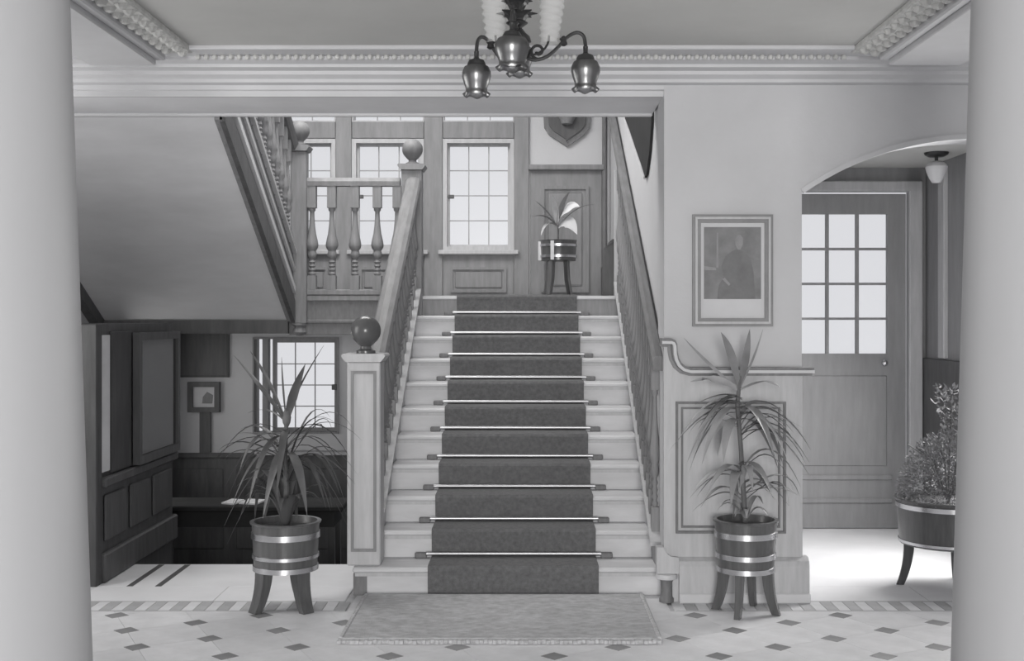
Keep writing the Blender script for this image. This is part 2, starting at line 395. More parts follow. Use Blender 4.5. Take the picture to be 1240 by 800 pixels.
# stair hall walls
obj('wall_stair_right', bx(0.775, 0.86, 6.85, 11.15, -0.9, 4.9), 'wall', label='plaster wall rising along the right side of the stairs', cat='wall', kind='structure')
obj('wall_stair_left', bx(-3.5, -3.37, 7.16, 11.15, -0.9, 4.9), 'wall', label='far side wall of the upper flight', cat='wall', kind='structure')
bm = B()
obj('ceiling_stairwell', bx(-3.5, 0.86, 7.16, 11.15, 4.80, 4.9), 'ceil', label='high ceiling over the stairwell', cat='ceiling', kind='structure')
def wx(px): return xf(px, YB)
def wz(py): return zf(py, YB)
WIN = [(wx(543), wx(616)), (wx(433), wx(507)), (wx(325), wx(400))]
WZ0, WZ1 = wz(297), wz(175); TZ0, TZ1 = wz(146), wz(146) + .62
fr = 0.05
holes = []
for a, b_ in WIN:
    holes.append((a - fr, b_ + fr, WZ0 - fr, WZ1 + fr)); holes.append((a - fr, b_ + fr, TZ0 - .012, TZ1 + .03))
LX0, LX1, LZ0, LZ1 = wx(332), wx(404), wz(518), wz(415)
LL0 = wx(309)
holes.append((LL0 - .02, LX1 + fr, LZ0 - fr, LZ1 + fr))
obj('wall_back', wall_holes(-3.5, 0.86, -0.9, 4.9, YB, YB + 0.25, holes), 'wall', label='back wall of the stair hall with leaded windows', cat='wall', kind='structure')

def leaded(t, x0, x1, z0, z1, cols, rows, y, bar=.009, m='lead'):
    """panes and bars filling a rectangle"""
    pw, ph = (x1 - x0) / cols, (z1 - z0) / rows
    me = mesh_of('pane', bx(-pw / 2 + bar * .3, pw / 2 - bar * .3, -.002, .002, -ph / 2 + bar * .3, ph / 2 - bar * .3), 'pane')
    for i in range(cols):
        for j in range(rows): inst('pane', me, t, (x0 + (i + .5) * pw, y, z0 + (j + .5) * ph))
    for i in range(1, cols): obj('glazing_bar', bx(x0 + i * pw - bar / 2, x0 + i * pw + bar / 2, y - .007, y + .007, z0, z1), m, t)
    for j in range(1, rows): obj('glazing_bar', bx(x0, x1, y - .006, y + .006, z0 + j * ph - bar / 2, z0 + j * ph + bar / 2), m, t)
desc = ['leaded casement window at the head of the stairs, right of the landing newel', 'leaded casement window behind the landing newel and balustrade', 'leaded casement window above the landing, beside the upper flight']
wn = 0
for (a, b_), d in zip(WIN, desc):
    wn += 1
    t = thing('window_%d' % wn, ((a + b_) / 2, YB, WZ0 - fr), d, 'window', kind='structure')
    obj('window_frame', frame_ring(B(), a - fr, b_ + fr, WZ0 - fr, WZ1 + fr, fr - .012, YB - .02, YB + .12), 'woodpale', t)
    obj('casement', frame_ring(B(), a - .0125, b_ + .0125, WZ0 - .0125, WZ1 + .0125, .022, YB + .05, YB + .09), 'woodpale', t)
    leaded(t, a, b_, WZ0, WZ1, 3, 4, YB + .07)
    obj('window_sill', bx(a - .09, b_ + .09, YB - .07, YB + .03, WZ0 - fr - .035, WZ0 - fr + .004, bev=.006), 'woodpale', t)
    obj('latch', bx(a - .004, a + .05, YB + .02, YB + .045, (WZ0 + WZ1) / 2 - .03, (WZ0 + WZ1) / 2 + .005, bev=.004), 'dark', t)
    wn += 1
    t = thing('window_%d' % wn, ((a + b_) / 2, YB, TZ0), 'top light over the ' + d, 'window', kind='structure')
    obj('window_frame', frame_ring(B(), a - fr, b_ + fr, TZ0 - .012, TZ1 + .03, .012, YB - .01, YB + .12), 'woodpale', t)
    leaded(t, a - fr + .012, b_ + fr - .012, TZ0, TZ1 + .018, 3, 2, YB + .07)
# lower passage window with narrow side lights
wn += 1
t = thing('window_%d' % wn, ((LX0 + LX1) / 2, YB, LZ0 - fr), 'leaded passage window under the landing, behind the tall left plant', 'window', kind='structure')
obj('window_frame', frame_ring(B(), LL0 - .02, LX1 + fr, LZ0 - fr, LZ1 + fr, .016, YB - .02, YB + .1), 'wood', t)
obj('casement', frame_ring(B(), LX0 - .0225, LX1 + .0355, LZ0 - .0355, LZ1 + .0355, .034, YB + .04, YB + .09), 'backwood', t)
leaded(t, LX0, LX1, LZ0, LZ1, 3, 4, YB + .07)
for (p0, p1) in ((311.5, 318), (325, 329.2)):
    obj('side_pane', bx(wx(p0), wx(p1), YB + .068, YB + .072, LZ0 - .03, LZ1 + .03), 'pane', t)
obj('mullion', bx(LL0 - .006, wx(311.5), YB - .01, YB + .09, LZ0 - .034, LZ1 + .034), 'dark', t)
obj('mullion', bx(wx(318), wx(325), YB - .01, YB + .09, LZ0 - .034, LZ1 + .034), 'backwood', t)
obj('window_sill', bx(wx(312), -0.95, YB - .14, YB + .02, wz(545) - .03, wz(545), bev=.005), 'woodpale', t)
obj('latch', bx(LX1 - .02, LX1 + .03, YB + .01, YB + .04, wz(468) - .03, wz(468) + .02, bev=.004), 'dark', t)

# timber framing and panelling of the back wall above the landing
pan = thing('trim_6', (-0.8, YB, ZL), 'oak posts, rails and panelling around the landing windows', 'panelling', kind='structure')
def stile(x0, x1, z0, z1, m='backwood', d=.03, name='stile'): obj(name, bx(x0, x1, YB - d, YB + .005, z0, z1, bev=.005), m, pan)
edges = [-3.36, WIN[2][0] - fr, WIN[2][1] + fr, WIN[1][0] - fr, WIN[1][1] + fr, WIN[0][0] - fr, WIN[0][1] + fr, wx(641)]
for a, b_ in ((0, 1), (2, 3), (4, 5), (6, 7)): stile(edges[a] + .002, edges[b_] - .002, ZL - .18, 4.2)
for a, b_ in WIN:
    stile(a - fr + .002, b_ + fr - .002, WZ1 + fr + .003, TZ0 - .015, d=.025, name='transom')
    stile(a - fr + .002, b_ + fr - .002, ZL - .18, WZ0 - fr - .04, 'backwood', .012, 'panel_back')
    obj('raised_panel', bx(a + .06, b_ - .06, YB - .022, YB - .010, ZL + .10, WZ0 - .24, bev=.008), 'wood', pan)
    obj('panel_moulding', frame_ring(B(), a + .02, b_ - .02, ZL + .06, WZ0 - .20, .022, YB - .03, YB - .010), 'wood', pan)
# tall panel to the right with plaster above
x0, x1 = wx(642), wx(729)
zp = wz(204)
stile(x0 + .002, x1, ZL - .18, zp, 'backwood', .012, 'panel_back')
obj('picture_rail', bx(x0 - .02, x1 + .02, YB - .06, YB, zp - .02, zp + .03, bev=.008), 'wood', pan)
obj('panel_moulding', frame_ring(B(), x0 + .10, x1 - .12, ZL + .06, zp - .16, .03, YB - .032, YB - .010), 'wood', pan)
obj('raised_panel', bx(x0 + .16, x1 - .18, YB - .022, YB - .010, ZL + .12, zp - .22, bev=.01), 'backwood', pan)
stile(x1, x1 + .035, ZL - .18, 4.2, 'oakrail', .05, 'post')
stile(x1 + .04, .772, ZL - .18, 4.2, 'woodpale', .02, 'post')

# landing slab
land = thing('landing', (-0.5, YL, ZL), 'stair landing with plain oak fascia', 'landing', kind='structure')
obj('landing_floor', bx(-3.36, 0.772, YL + .005, YB - .002, 1.50, ZL - .001), 'wood', land)
obj('landing_nosing', bx(-1.86, SX0 - .10, YL - .03, YL + .01, ZL - .04, ZL + .005, bev=.006), 'wood', land)
obj('landing_fascia', bx(-1.86, SX0 - .10, YL - .012, YL + .02, 1.41, ZL - .035, bev=.004), 'oakrail', land)
obj('fascia_moulding', bx(-1.86, SX0 - .10, YL - .03, YL - .005, 1.50, 1.53, bev=.006), 'oakrail', land)
# closed panelling under the lower flight, left side
bm = B(); prism(bm, [(6.72, 0.0), (7.49, 0.0), (7.49, -.8), (YL, -.8), (YL, ZL - .25), (6.72, .05)], 'x', -0.925, -0.885)
obj('wall_spandrel', bm, 'wood', label='panelled side under the lower flight', cat='wall', kind='structure')

# passage dado
dad = thing('trim_7', (-2.2, YB, -0.76), 'dark panelled dado of the sunken passage', 'dado', kind='structure')
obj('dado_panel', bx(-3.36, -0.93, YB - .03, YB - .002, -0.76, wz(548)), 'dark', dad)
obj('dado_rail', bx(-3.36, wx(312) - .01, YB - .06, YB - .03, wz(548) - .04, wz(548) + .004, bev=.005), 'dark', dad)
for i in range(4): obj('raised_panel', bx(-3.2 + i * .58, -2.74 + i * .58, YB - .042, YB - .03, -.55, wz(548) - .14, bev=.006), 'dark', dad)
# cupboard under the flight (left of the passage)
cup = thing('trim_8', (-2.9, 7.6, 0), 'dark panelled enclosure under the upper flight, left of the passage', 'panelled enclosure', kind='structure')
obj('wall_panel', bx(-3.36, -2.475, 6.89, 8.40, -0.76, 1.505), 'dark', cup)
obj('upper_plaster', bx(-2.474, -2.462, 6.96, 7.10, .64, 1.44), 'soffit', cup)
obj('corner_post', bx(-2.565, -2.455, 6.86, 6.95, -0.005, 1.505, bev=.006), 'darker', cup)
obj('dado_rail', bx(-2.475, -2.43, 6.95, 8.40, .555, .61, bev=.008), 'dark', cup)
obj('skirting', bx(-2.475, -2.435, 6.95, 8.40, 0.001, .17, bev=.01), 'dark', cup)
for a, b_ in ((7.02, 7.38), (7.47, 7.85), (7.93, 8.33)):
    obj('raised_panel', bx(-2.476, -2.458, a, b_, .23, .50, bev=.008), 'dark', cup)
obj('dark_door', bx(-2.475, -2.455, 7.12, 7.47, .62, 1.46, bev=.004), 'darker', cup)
# soffit side trim (left raking edge)
def soff(y): return 1.523 + (9.40 - y) * 0.5536
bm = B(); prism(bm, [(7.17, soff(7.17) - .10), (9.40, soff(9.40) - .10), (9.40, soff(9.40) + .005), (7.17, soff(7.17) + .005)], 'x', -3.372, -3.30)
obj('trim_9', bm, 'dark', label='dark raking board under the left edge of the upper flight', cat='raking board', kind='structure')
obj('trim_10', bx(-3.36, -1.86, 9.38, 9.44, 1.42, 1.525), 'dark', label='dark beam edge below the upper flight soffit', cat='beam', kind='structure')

# porch beyond the arch
YD = 8.76
obj('ceiling_porch', bx(0.86, 3.1, 6.85, 8.95, 2.64, 2.72), 'ceil', label='low porch ceiling beyond the arch', cat='ceiling', kind='structure')
DX0, DX1, DZ1 = 1.83, 2.785, 2.45
obj('wall_porch_back', wall_holes(0.86, 3.1, 0.0, 2.64, YD + .005, YD + .2, [(DX0 - .08, DX1 + .10, -0.001, DZ1 + .04)]), 'doorwood', label='porch wall around the glazed door', cat='wall', kind='structure')
bm = B()
bw_ = wall_holes(6.87, 8.76, 0.0, 2.64, 0, .1, [(7.0, 7.9, .5, 2.4)])     # built in (y,z), turned below
for v in bw_.verts: v.co = Vector((2.93 + v.co.y, v.co.x, v.co.z))
obj('wall_porch_side', bw_, 'doorwood', label='porch side wall right of the glazed door', cat='wall', kind='structure')
obj('trim_11', bx(2.90, 2.93, 7.92, 8.74, 0.0, 1.25, bev=.004), 'dark', label='dark dado on the porch side wall behind the fern', cat='dado', kind='structure')
obj('trim_12', bx(2.90, 2.935, 8.30, 8.42, 1.26, 2.6, bev=.006), 'woodpale', label='pale upright post on the porch side wall', cat='post', kind='structure')
d = thing('door_1', ((DX0 + DX1) / 2, YD, 0), 'oak porch door with twelve glass panes above plain panels', 'door', kind='structure')
GX0, GX1, GZ0, GZ1 = xf(966, YD), xf(1075, YD), zf(428, YD), zf(259, YD)
obj('door_leaf', wall_holes(DX0, DX1, 0.005, DZ1, YD, YD + .05, [(GX0, GX1, GZ0, GZ1)]), 'doorwood', d)
pw, ph = (GX1 - GX0) / 3, (GZ1 - GZ0) / 4
me = mesh_of('pane', bx(-pw / 2 + .006, pw / 2 - .006, -.002, .002, -ph / 2 + .006, ph / 2 - .006), 'pane')
for i in range(3):
    for j in range(4): inst('pane', me, d, (GX0 + (i + .5) * pw, YD + .03, GZ0 + (j + .5) * ph))
for i in (1, 2): obj('glazing_bar', bx(GX0 + i * pw - .010, GX0 + i * pw + .010, YD + .005, YD + .045, GZ0, GZ1), 'doorwood', d)
for j in (1, 2, 3): obj('glazing_bar', bx(GX0, GX1, YD + .007, YD + .043, GZ0 + j * ph - .009, GZ0 + j * ph + .009), 'doorwood', d)
obj('bottom_rail', bx(DX0 + .1, DX1 - .1, YD - .012, YD + .004, .19, .225, bev=.004), 'doorwood', d)
obj('bottom_rail', bx(DX0 + .1, DX1 - .1, YD - .012, YD + .004, .36, .395, bev=.004), 'doorwood', d)
obj('door_panel', bx(DX0 + .14, DX1 - .14, YD - .008, YD + .004, .46, GZ0 - .16, bev=.006), 'doorwood', d)
kb = B(); bmesh.ops.create_uvsphere(kb, u_segments=12, v_segments=8, radius=.024)
for v in kb.verts: v.co += Vector((xf(1069, YD), YD - .05, zf(439, YD)))
tube(kb, [(xf(1069, YD), YD - .03, zf(439, YD)), (xf(1069, YD), YD + .005, zf(439, YD))], .010)
obj('door_knob', kb, 'brass', d, smooth=True)
df = [(DX1 + .012, DX1 + .11), (DX0 - .095, DX0 - .012)]
for a, b_ in df: obj('door_frame', bx(a, b_, YD - .05, YD + .04, 0, DZ1 + .09, bev=.008), 'woodpale', d)
obj('door_frame', bx(DX0 - .095, DX1 + .11, YD - .051, YD + .04, DZ1 + .012, DZ1 + .09, bev=.008), 'woodpale', d)

# panelled pier right of the stairs
pier = thing('trim_13', (1.13, 6.5, 0), 'grey panelled pier with ramped moulded cap right of the stairs', 'panelled pier', kind='structure')
cap = [(0.735, zf(412, 6.5)), (0.80, zf(412, 6.5))]
xa, za, zb = 0.80, zf(412, 6.5), zf(447, 6.5)
for i in range(1, 9):
    a = i / 8 * math.pi / 2; cap.append((xa + .015 + .05 * (1 - math.cos(a)) * .3, za - .03 - .06 * math.sin(a) * .9))
cap = [(0.735, za), (0.788, za), (0.800, za - .006), (0.806, za - .02), (0.808, za - .06), (0.815, za - .095), (0.83, za - .125), (0.855, za - .147), (0.89, zb), (1.2, zb), (1.555, zb)]
body = [(0.752, 0.0), (1.505, 0.0), (1.505, zb - .015), (0.89, zb - .015), (0.85, za - .17), (0.82, za - .14), (0.795, za - .09), (0.79, za - .02), (0.752, za - .02)]
obj('pier_body', prism(B(), body, 'y', 6.50, 6.549), 'woodpale', pier)
obj('moulded_cap', sweep_xz(B(), cap, [(.012, 6.44), (.012, 6.552), (-.035, 6.552), (-.035, 6.485), (-.02, 6.48), (-.015, 6.45)]), 'wood', pier)
obj('cap_bead', sweep_xz(B(), [(x - .0, z - .008) for x, z in cap], [(.006, 6.43), (.006, 6.445), (-.010, 6.445), (-.010, 6.43)]), 'cornice', pier)
px0, px1, pz0, pz1 = xf(818, 6.5), xf(951, 6.5), zf(645, 6.5), zf(486, 6.5)
obj('panel_moulding', frame_ring(B(), px0, px1, pz0, pz1, .012, 6.478, 6.50), 'oakrail', pier)
obj('inner_moulding', frame_ring(B(), px0 + .03, px1 - .03, pz0 + .03, pz1 - .03, .010, 6.484, 6.50), 'oakrail', pier)
obj('plinth', prism(B(), [(6.55, 0), (6.462, 0), (6.462, .20), (6.472, .225), (6.50, .245), (6.55, .245)], 'x', 0.832, 1.535), 'woodpale', pier)
obj('plinth_moulding', bx(0.832, 1.54, 6.452, 6.47, .0, .055, bev=.006), 'cornice', pier)
# scrolled end of the bottom step string, right
bm = B()
sc = [(0.712, .157), (0.712, .30), (0.748, .30), (0.757, .285), (0.77, .262), (0.79, .25), (0.832, .245), (0.832, .157)]
obj('scroll_foot', prism(bm, sc, 'y', 6.475, 6.55), 'woodpale', pier)

# round columns
for nm, s, cx, rt, rb, d in (('column', -1, -1.70, .24, .308, 'smooth pale round column at the left edge'), ('column', 1, 1.675, .245, .306, 'smooth pale round column at the right edge')):
    t = thing(nm, (cx, 3.8, 0), d, 'column', 'round hall columns')
    pr = []
    for i in range(17):
        z = .16 + (2.74 - .16) * i / 16; u = (z - .45) / 2.1
        pr.append((rb + (rt - rb) * u, z))
    obj('shaft', lathe(B(), pr, cx, 3.8, 64), 'column', t, smooth=True)
    obj('base', lathe(B(), [(.40, 0), (.40, .06), (.38, .075), (.37, .10), (.345, .12), (.33, .16)], cx, 3.8, 48), 'column', t, smooth=True)
    obj('capital', lathe(B(), [(.24, 2.74), (.27, 2.76), (.27, 2.79), (.33, 2.83), (.33, 2.859)], cx, 3.8, 48), 'column', t, smooth=True)

# ================================================================== STAIRS
st = thing('staircase', (-.06, YS, 0), 'broad straight oak staircase rising from the hall to the landing', 'staircase')
for n in range(1, 12):
    y = YS + (n - 1) * GO
    x0, x1 = (SX0 - .13, 0.80) if n == 1 else (SX0 - .02, SX1 + .03)
    obj('riser', bx(x0, x1, y + .022, y + .045, (n - 1) * RISE + (.001 if n == 1 else .0), n * RISE - .031), 'step', st)
    if n == 1:
        obj('tread', bx(x0 - .01, x1 + .01, y, y + .045 + GO, n * RISE - .032, n * RISE, bev=.010), 'step', st)
    elif n < 11:
        obj('tread', bx(x0, x1, y, y + .021 + GO, n * RISE - .032, n * RISE, bev=.010), 'step', st)
    else:
        obj('tread', bx(SX0 - .02, 0.772, y, y + .12, n * RISE - .032, n * RISE + .002, bev=.010), 'step', st)
    obj('scotia', bx(x0 + .005, x1 - .005, y + .010, y + .024, n * RISE - .05, n * RISE - .031), 'woodpale', st)
obj('step_end', lathe(B(), [(.040, .001), (.040, .02), (.032, .03), (.032, .11), (.040, RISE - .033)], 0.768, 6.505, 20), 'oakrail', st, smooth=True)
obj('curtail_tread', lathe(B(), [(.045, RISE - .033), (.058, RISE - .028), (.060, RISE - .016), (.056, RISE - .004), (.050, RISE - .0005)], 0.768, 6.505, 24), 'step', st, smooth=True)
obj('step_end', bx(SX0 - .135, SX0 - .06, YS + .012, YS + .30, .001, RISE - .034), 'oakrail', st)  # dark box stands in for the shadow at the newel's foot
# strings
def raking(x0, x1, ya, yb, lo, hi, name, m, parent, fn=pitch, bev=0.0):
    bm = B(); prism(bm, [(ya, fn(ya) + lo), (yb, fn(yb) + lo), (yb, fn(yb) + hi), (ya, fn(ya) + hi)], 'x', x0, x1)
    return obj(name, bm, m, parent)
raking(SX0 - .10, SX0 - .02, 6.90, YL - .02, -.30, .075, 'string', 'woodpale', st)
raking(SX0 - .115, SX0 + .005, 6.90, YL - .02, .075, .10, 'string_cap', 'woodpale', st)
raking(SX1 + .03, .775, 6.70, YL + .02, -.12, .075, 'string', 'wood', st)
raking(SX1 + .0, .775, 6.70, YL + .02, .075, .10, 'string_cap', 'woodpale', st)
# handrails
bm = B(); hx = (SX0 - .055)
def railprof(x): return [(x - .062, .0), (x - .05, -.03), (x - .035, -.055), (x + .035, -.055), (x + .05, -.03), (x + .062, .0), (x + .05, .022), (x + .02, .035), (x - .02, .035), (x - .05, .022)]
def rail(name, prof, ya, yb, off, m, parent, fn=pitch):
    bm = B(); A = [bm.verts.new((x, ya, fn(ya) + off + z)) for x, z in prof]; C = [bm.verts.new((x, yb, fn(yb) + off + z)) for x, z in prof]
    n = len(prof); bm.faces.new(A); bm.faces.new(C[::-1])
    for i in range(n): bm.faces.new((A[i], A[(i + 1) % n], C[(i + 1) % n], C[i]))
    return obj(name, bm, m, parent)
RL = 0.94
rail('handrail', railprof(hx), 6.86, YL + .02, RL, 'oakrail', st)
RR = 1.165
rp_ = [(.705, -.05), (.768, -.05), (.770, .0), (.755, .03), (.72, .03), (.702, .0)]
rail('handrail', rp_, 6.60, 10.6, RR, 'oakrail', st)
# balusters
def bal_mesh(h, name='baluster', m='wood', f=1.0, q=.034):
    bm = B(); s = h / .80
    box(bm, -q, q, -q, q, 0, .11 * s); box(bm, -q, q, -q, q, h - .17 * s, h)
    pr = [(.022, .11), (.030, .125), (.018, .14), (.028, .155), (.017, .17), (.028, .185), (.017, .20), (.028, .215), (.018, .235), (.032, .25), (.038, .275), (.030, .30), (.046, .325), (.050, .345), (.044, .38), (.032, .43), (.024, .49), (.019, .56), (.018, .60), (.028, .612), (.028, .63)]
    lathe(bm, [(r * f, z * s) for r, z in pr], 0, 0, 10)
    return mesh_of(name, bm, m, smooth=True)
bl = bal_mesh(RL - .10 - .05, f=.8, q=.026)
y = 6.98
while y < YL - .06:
    inst('baluster', bl, st, (hx, y, pitch(y) + .085)); y += GO / 2
br = bal_mesh(RR - .10 - .045, f=.62, q=.022)
y = 6.80
while y < YL + .0:
    inst('baluster', br, st, (.737, y, pitch(y) + .085)); y += GO / 2
# landing balustrade
obj('landing_handrail', prism(B(), [(YL - .04, ZL + .865), (YL + .04, ZL + .865), (YL + .045, ZL + .90), (YL + .03, ZL + .93), (YL - .03, ZL + .93), (YL - .045, ZL + .90)], 'x', -1.727, -.985), 'backwood', st)
obj('base_rail', bx(-1.727, -.985, YL - .035, YL + .035, ZL + .006, ZL + .05, bev=.006), 'wood', st)
bll = bal_mesh(.82)
for px in (378, 402, 430, 457, 481): inst('baluster', bll, st, (xf(px, YL), YL, ZL + .048))
# newels
def newel(parent, x, y, z0, z1, hw, m, panel=True, ballm='wood', drop=False, r=.085):
    n = obj('newel_post', bx(x - hw, x + hw, y - hw, y + hw, z0, z1, bev=.006), m, parent, base=(x, y, z0))
    if panel:
        obj('panel_moulding', frame_ring(B(), x - hw + .022, x + hw - .022, z0 + .08, z1 - .05, .016, y - hw - .010, y - hw + .001), 'wood', n)
    obj('newel_cap', prism(B(), [(x - hw - .022, z1 + .022), (x - hw - .030, z1 + .034), (x - hw - .022, z1 + .046), (x + hw + .022, z1 + .046), (x + hw + .030, z1 + .034), (x + hw + .022, z1 + .022), (x + hw + .004, z1), (x - hw - .004, z1)], 'y', y - hw - .025, y + hw + .025), m, n)
    prf = [(.055, .046), (.055, .06), (.032, .072), (.030, .085), (.042, .095)]
    zc = .095 + r * .92
    for i in range(1, 13):
        a = -math.pi / 2 + .5 + (math.pi - .5) * i / 12; prf.append((max(r * math.cos(a), 0), zc + r * math.sin(a)))
    obj('ball_finial', lathe(B(), prf, x, y, 24, z1), ballm, n, smooth=True)
    if drop:
        obj('pendant', lathe(B(), [(0, -.10), (.03, -.095), (.055, -.07), (.05, -.045), (.035, -.03), (.06, -.012), (.06, .001)], x, y, 16, z0), m, n, smooth=True)
    return n
newel(st, -.903, 6.785, RISE, zf(438, 6.70), .093, 'woodpale', True, 'balld', r=.086)
newel(st, xf(499.5, YL), YL, 1.42, zf(207, YL), .080, 'wood', False, 'oakrail', r=.082)
obj('landing_post', bx(.708, .768, YL + .05, YL + .11, ZL, ZL + 1.0, bev=.005), 'woodpale', st)

# upper flight
up = thing('staircase', (-2.6, 9.4, ZL), 'upper flight of stairs seen from below, its plaster underside facing the hall', 'staircase')
YU = 7.17
poly_u = [(9.42, soff(9.42)), (YU, soff(YU)), (YU, soff(YU) + .25)]
top = []
zz = ZL
yy = 9.40
while yy - GO > YU:
    top.append((yy, zz + RISE)); top.append((yy - GO, zz + RISE)); zz += RISE; yy -= GO
bm = B()
obj('flight_soffit', prism(B(), [(9.42, soff(9.42)), (YU, soff(YU)), (YU, soff(YU) + .05), (9.42, soff(9.42) + .05)], 'x', -3.369, -1.86), 'soffit', up)
zz = ZL; yy = 9.40; k = 0
while yy - GO > YU - .02:
    obj('riser', bx(-3.368, -1.862, yy - .02, yy, zz, zz + RISE - .03), 'wood', up)
    obj('tread', bx(-3.368, -1.862, yy - GO - .02, yy + .01, zz + RISE - .03, zz + RISE), 'wood', up)
    zz += RISE; yy -= GO
def upitch(y): return soff(y)
raking(-1.862, -1.815, 9.36, YU, -.03, .50, 'string', 'wood', up, soff)
raking(-1.83, -1.797, 9.36, YU, -.04, .13, 'shaded_fascia', 'dark', up, soff)  # the fascia's shade is put into its dark wood colour
raking(-1.83, -1.792, 9.36, YU, .19, .24, 'string_moulding', 'cornice', up, soff)
raking(-1.83, -1.797, 9.36, YU, .36, .40, 'string_moulding', 'woodpale', up, soff)
raking(-1.88, -1.785, 9.36, YU, .50, .53, 'string_cap', 'woodpale', up, soff)
bu = bal_mesh(.80, f=.72, q=.024)
y = 9.24
while y > YU + .1:
    inst('baluster', bu, up, (-1.832, y, soff(y) + .505)); y -= GO / 2
rail('handrail', railprof(-1.832), 9.38, YU, 1.355, 'oakrail', up, soff)
newel(up, xf(363, 9.43), 9.43, 1.50, zf(184, 9.43), .060, 'wood', False, 'oakrail', True, r=.078)

# runner and rods
CX0, CX1 = xf(518, YS), xf(725, YS)
pts = []
th = .010
path = [(YS + .010 - th, .002)]
for n in range(1, 12):
    y = YS + (n - 1) * GO; z = n * RISE
    path += [(y - th + .004, z - .040), (y - th, z - .020), (y - th - .001, z - .006), (y - .004, z + th), (y + .012, z + th + .001)]
    if n < 11: path += [(y + GO - .012, z + th), (y + GO + .004, z + th + .008)]
    else: path += [(y + .13, z + th + .002)]
bm = B()
rows = []
for (y, z) in path: rows.append([bm.verts.new((CX0 + (CX1 - CX0) * i / 6, y, z)) for i in range(7)])
for a, b_ in zip(rows, rows[1:]):
    for i in range(6): bm.faces.new((a[i], a[i + 1], b_[i + 1], b_[i]))
run = obj('stair_runner', bm, 'carpet', base=((CX0 + CX1) / 2, YS, 0), label='dark carpet runner laid down the middle of the stairs', cat='carpet')
mod = run.modifiers.new('thickness', 'SOLIDIFY'); mod.thickness = .007; mod.offset = -1.0
ordn = ['second', 'third', 'fourth', 'fifth', 'sixth', 'seventh', 'eighth', 'ninth', 'tenth', 'eleventh']
for n in range(1, 11):
    y = YS + n * GO - .014; z = n * RISE + .026
    t = thing('stair_rod', (-.06, y, z), 'shiny stair rod holding the runner at the foot of the %s riser from the floor' % ordn[n - 1], 'stair rod', 'stair rods')
    obj('rod', tube(B(), [(CX0 - .03, y, z), (CX1 + .03, y, z)], .0115, 10), 'rod', t, smooth=True)
    for xx in (CX0 - .062, CX1 + .062):
        bm = B(); box(bm, xx - .034, xx + .034, y - .010, y + .020, z - .0255, z + .006, bev=.005); obj('bracket', bm, 'oakrail', t)
# door mat
MX0, MX1, MY0, MY1 = xf(408, 5.65), xf(803, 5.65), 5.65, 6.60
t = thing('door_mat', ((MX0 + MX1) / 2, 6.1, 0), 'large woven mat lying on the tiles at the foot of the stairs', 'mat')
obj('mat_body', bx(MX0 + .02, MX1 - .02, MY0 + .03, MY1, .001, .022, bev=.006), 'matm', t)
bm = B(); xx = MX0
while xx < MX1 - .01:
    box(bm, xx, xx + .0195, MY0 + random.uniform(-.008, .006), MY0 + .035, .0012, .016 + random.uniform(0, .004)); xx += .021
obj('fringe', bm, 'fringe', t, kind='stuff')
obj('side_binding', bx(MX0, MX0 + .024, MY0 + .04, MY1, .001, .025, bev=.006), 'fringe', t)
obj('side_binding', bx(MX1 - .024, MX1, MY0 + .04, MY1, .001, .025, bev=.006), 'fringe', t)

# ================================================================== PLANTS
def leaf(bm, p0, p1, p2, wmax, n=9, fold=.25, wb=.35, side=None):
    pts = bez(Vector(p0), Vector(p1), Vector(p2), n); rows = []
    for i, p in enumerate(pts):
        t = i / n; tg = (pts[min(i + 1, n)] - pts[max(i - 1, 0)]).normalized()
        s = side if side else tg.cross(Vector((0, 0, 1)))
        if s.length < .15: s = tg.cross(Vector((0, 1, 0)))
        s = (s - tg * s.dot(tg)).normalized(); nm = s.cross(tg)
        wd = wmax * (wb + (1 - wb) * min(1, t / .4)) * (1 - max(0, (t - .45) / .55) ** 1.7) * .5 + .0006
        rows.append((bm.verts.new(p - s * wd + nm * wd * fold), bm.verts.new(p), bm.verts.new(p + s * wd + nm * wd * fold)))
    for a, b_ in zip(rows, rows[1:]):
        bm.faces.new((a[0], a[1], b_[1], b_[0])); bm.faces.new((a[1], a[2], b_[2], b_[1]))
    return bm
def leafobj(parent, m, *a, **k):
    bm = leaf(B(), *a, **k); return obj('leaf', bm, m, parent, smooth=True)
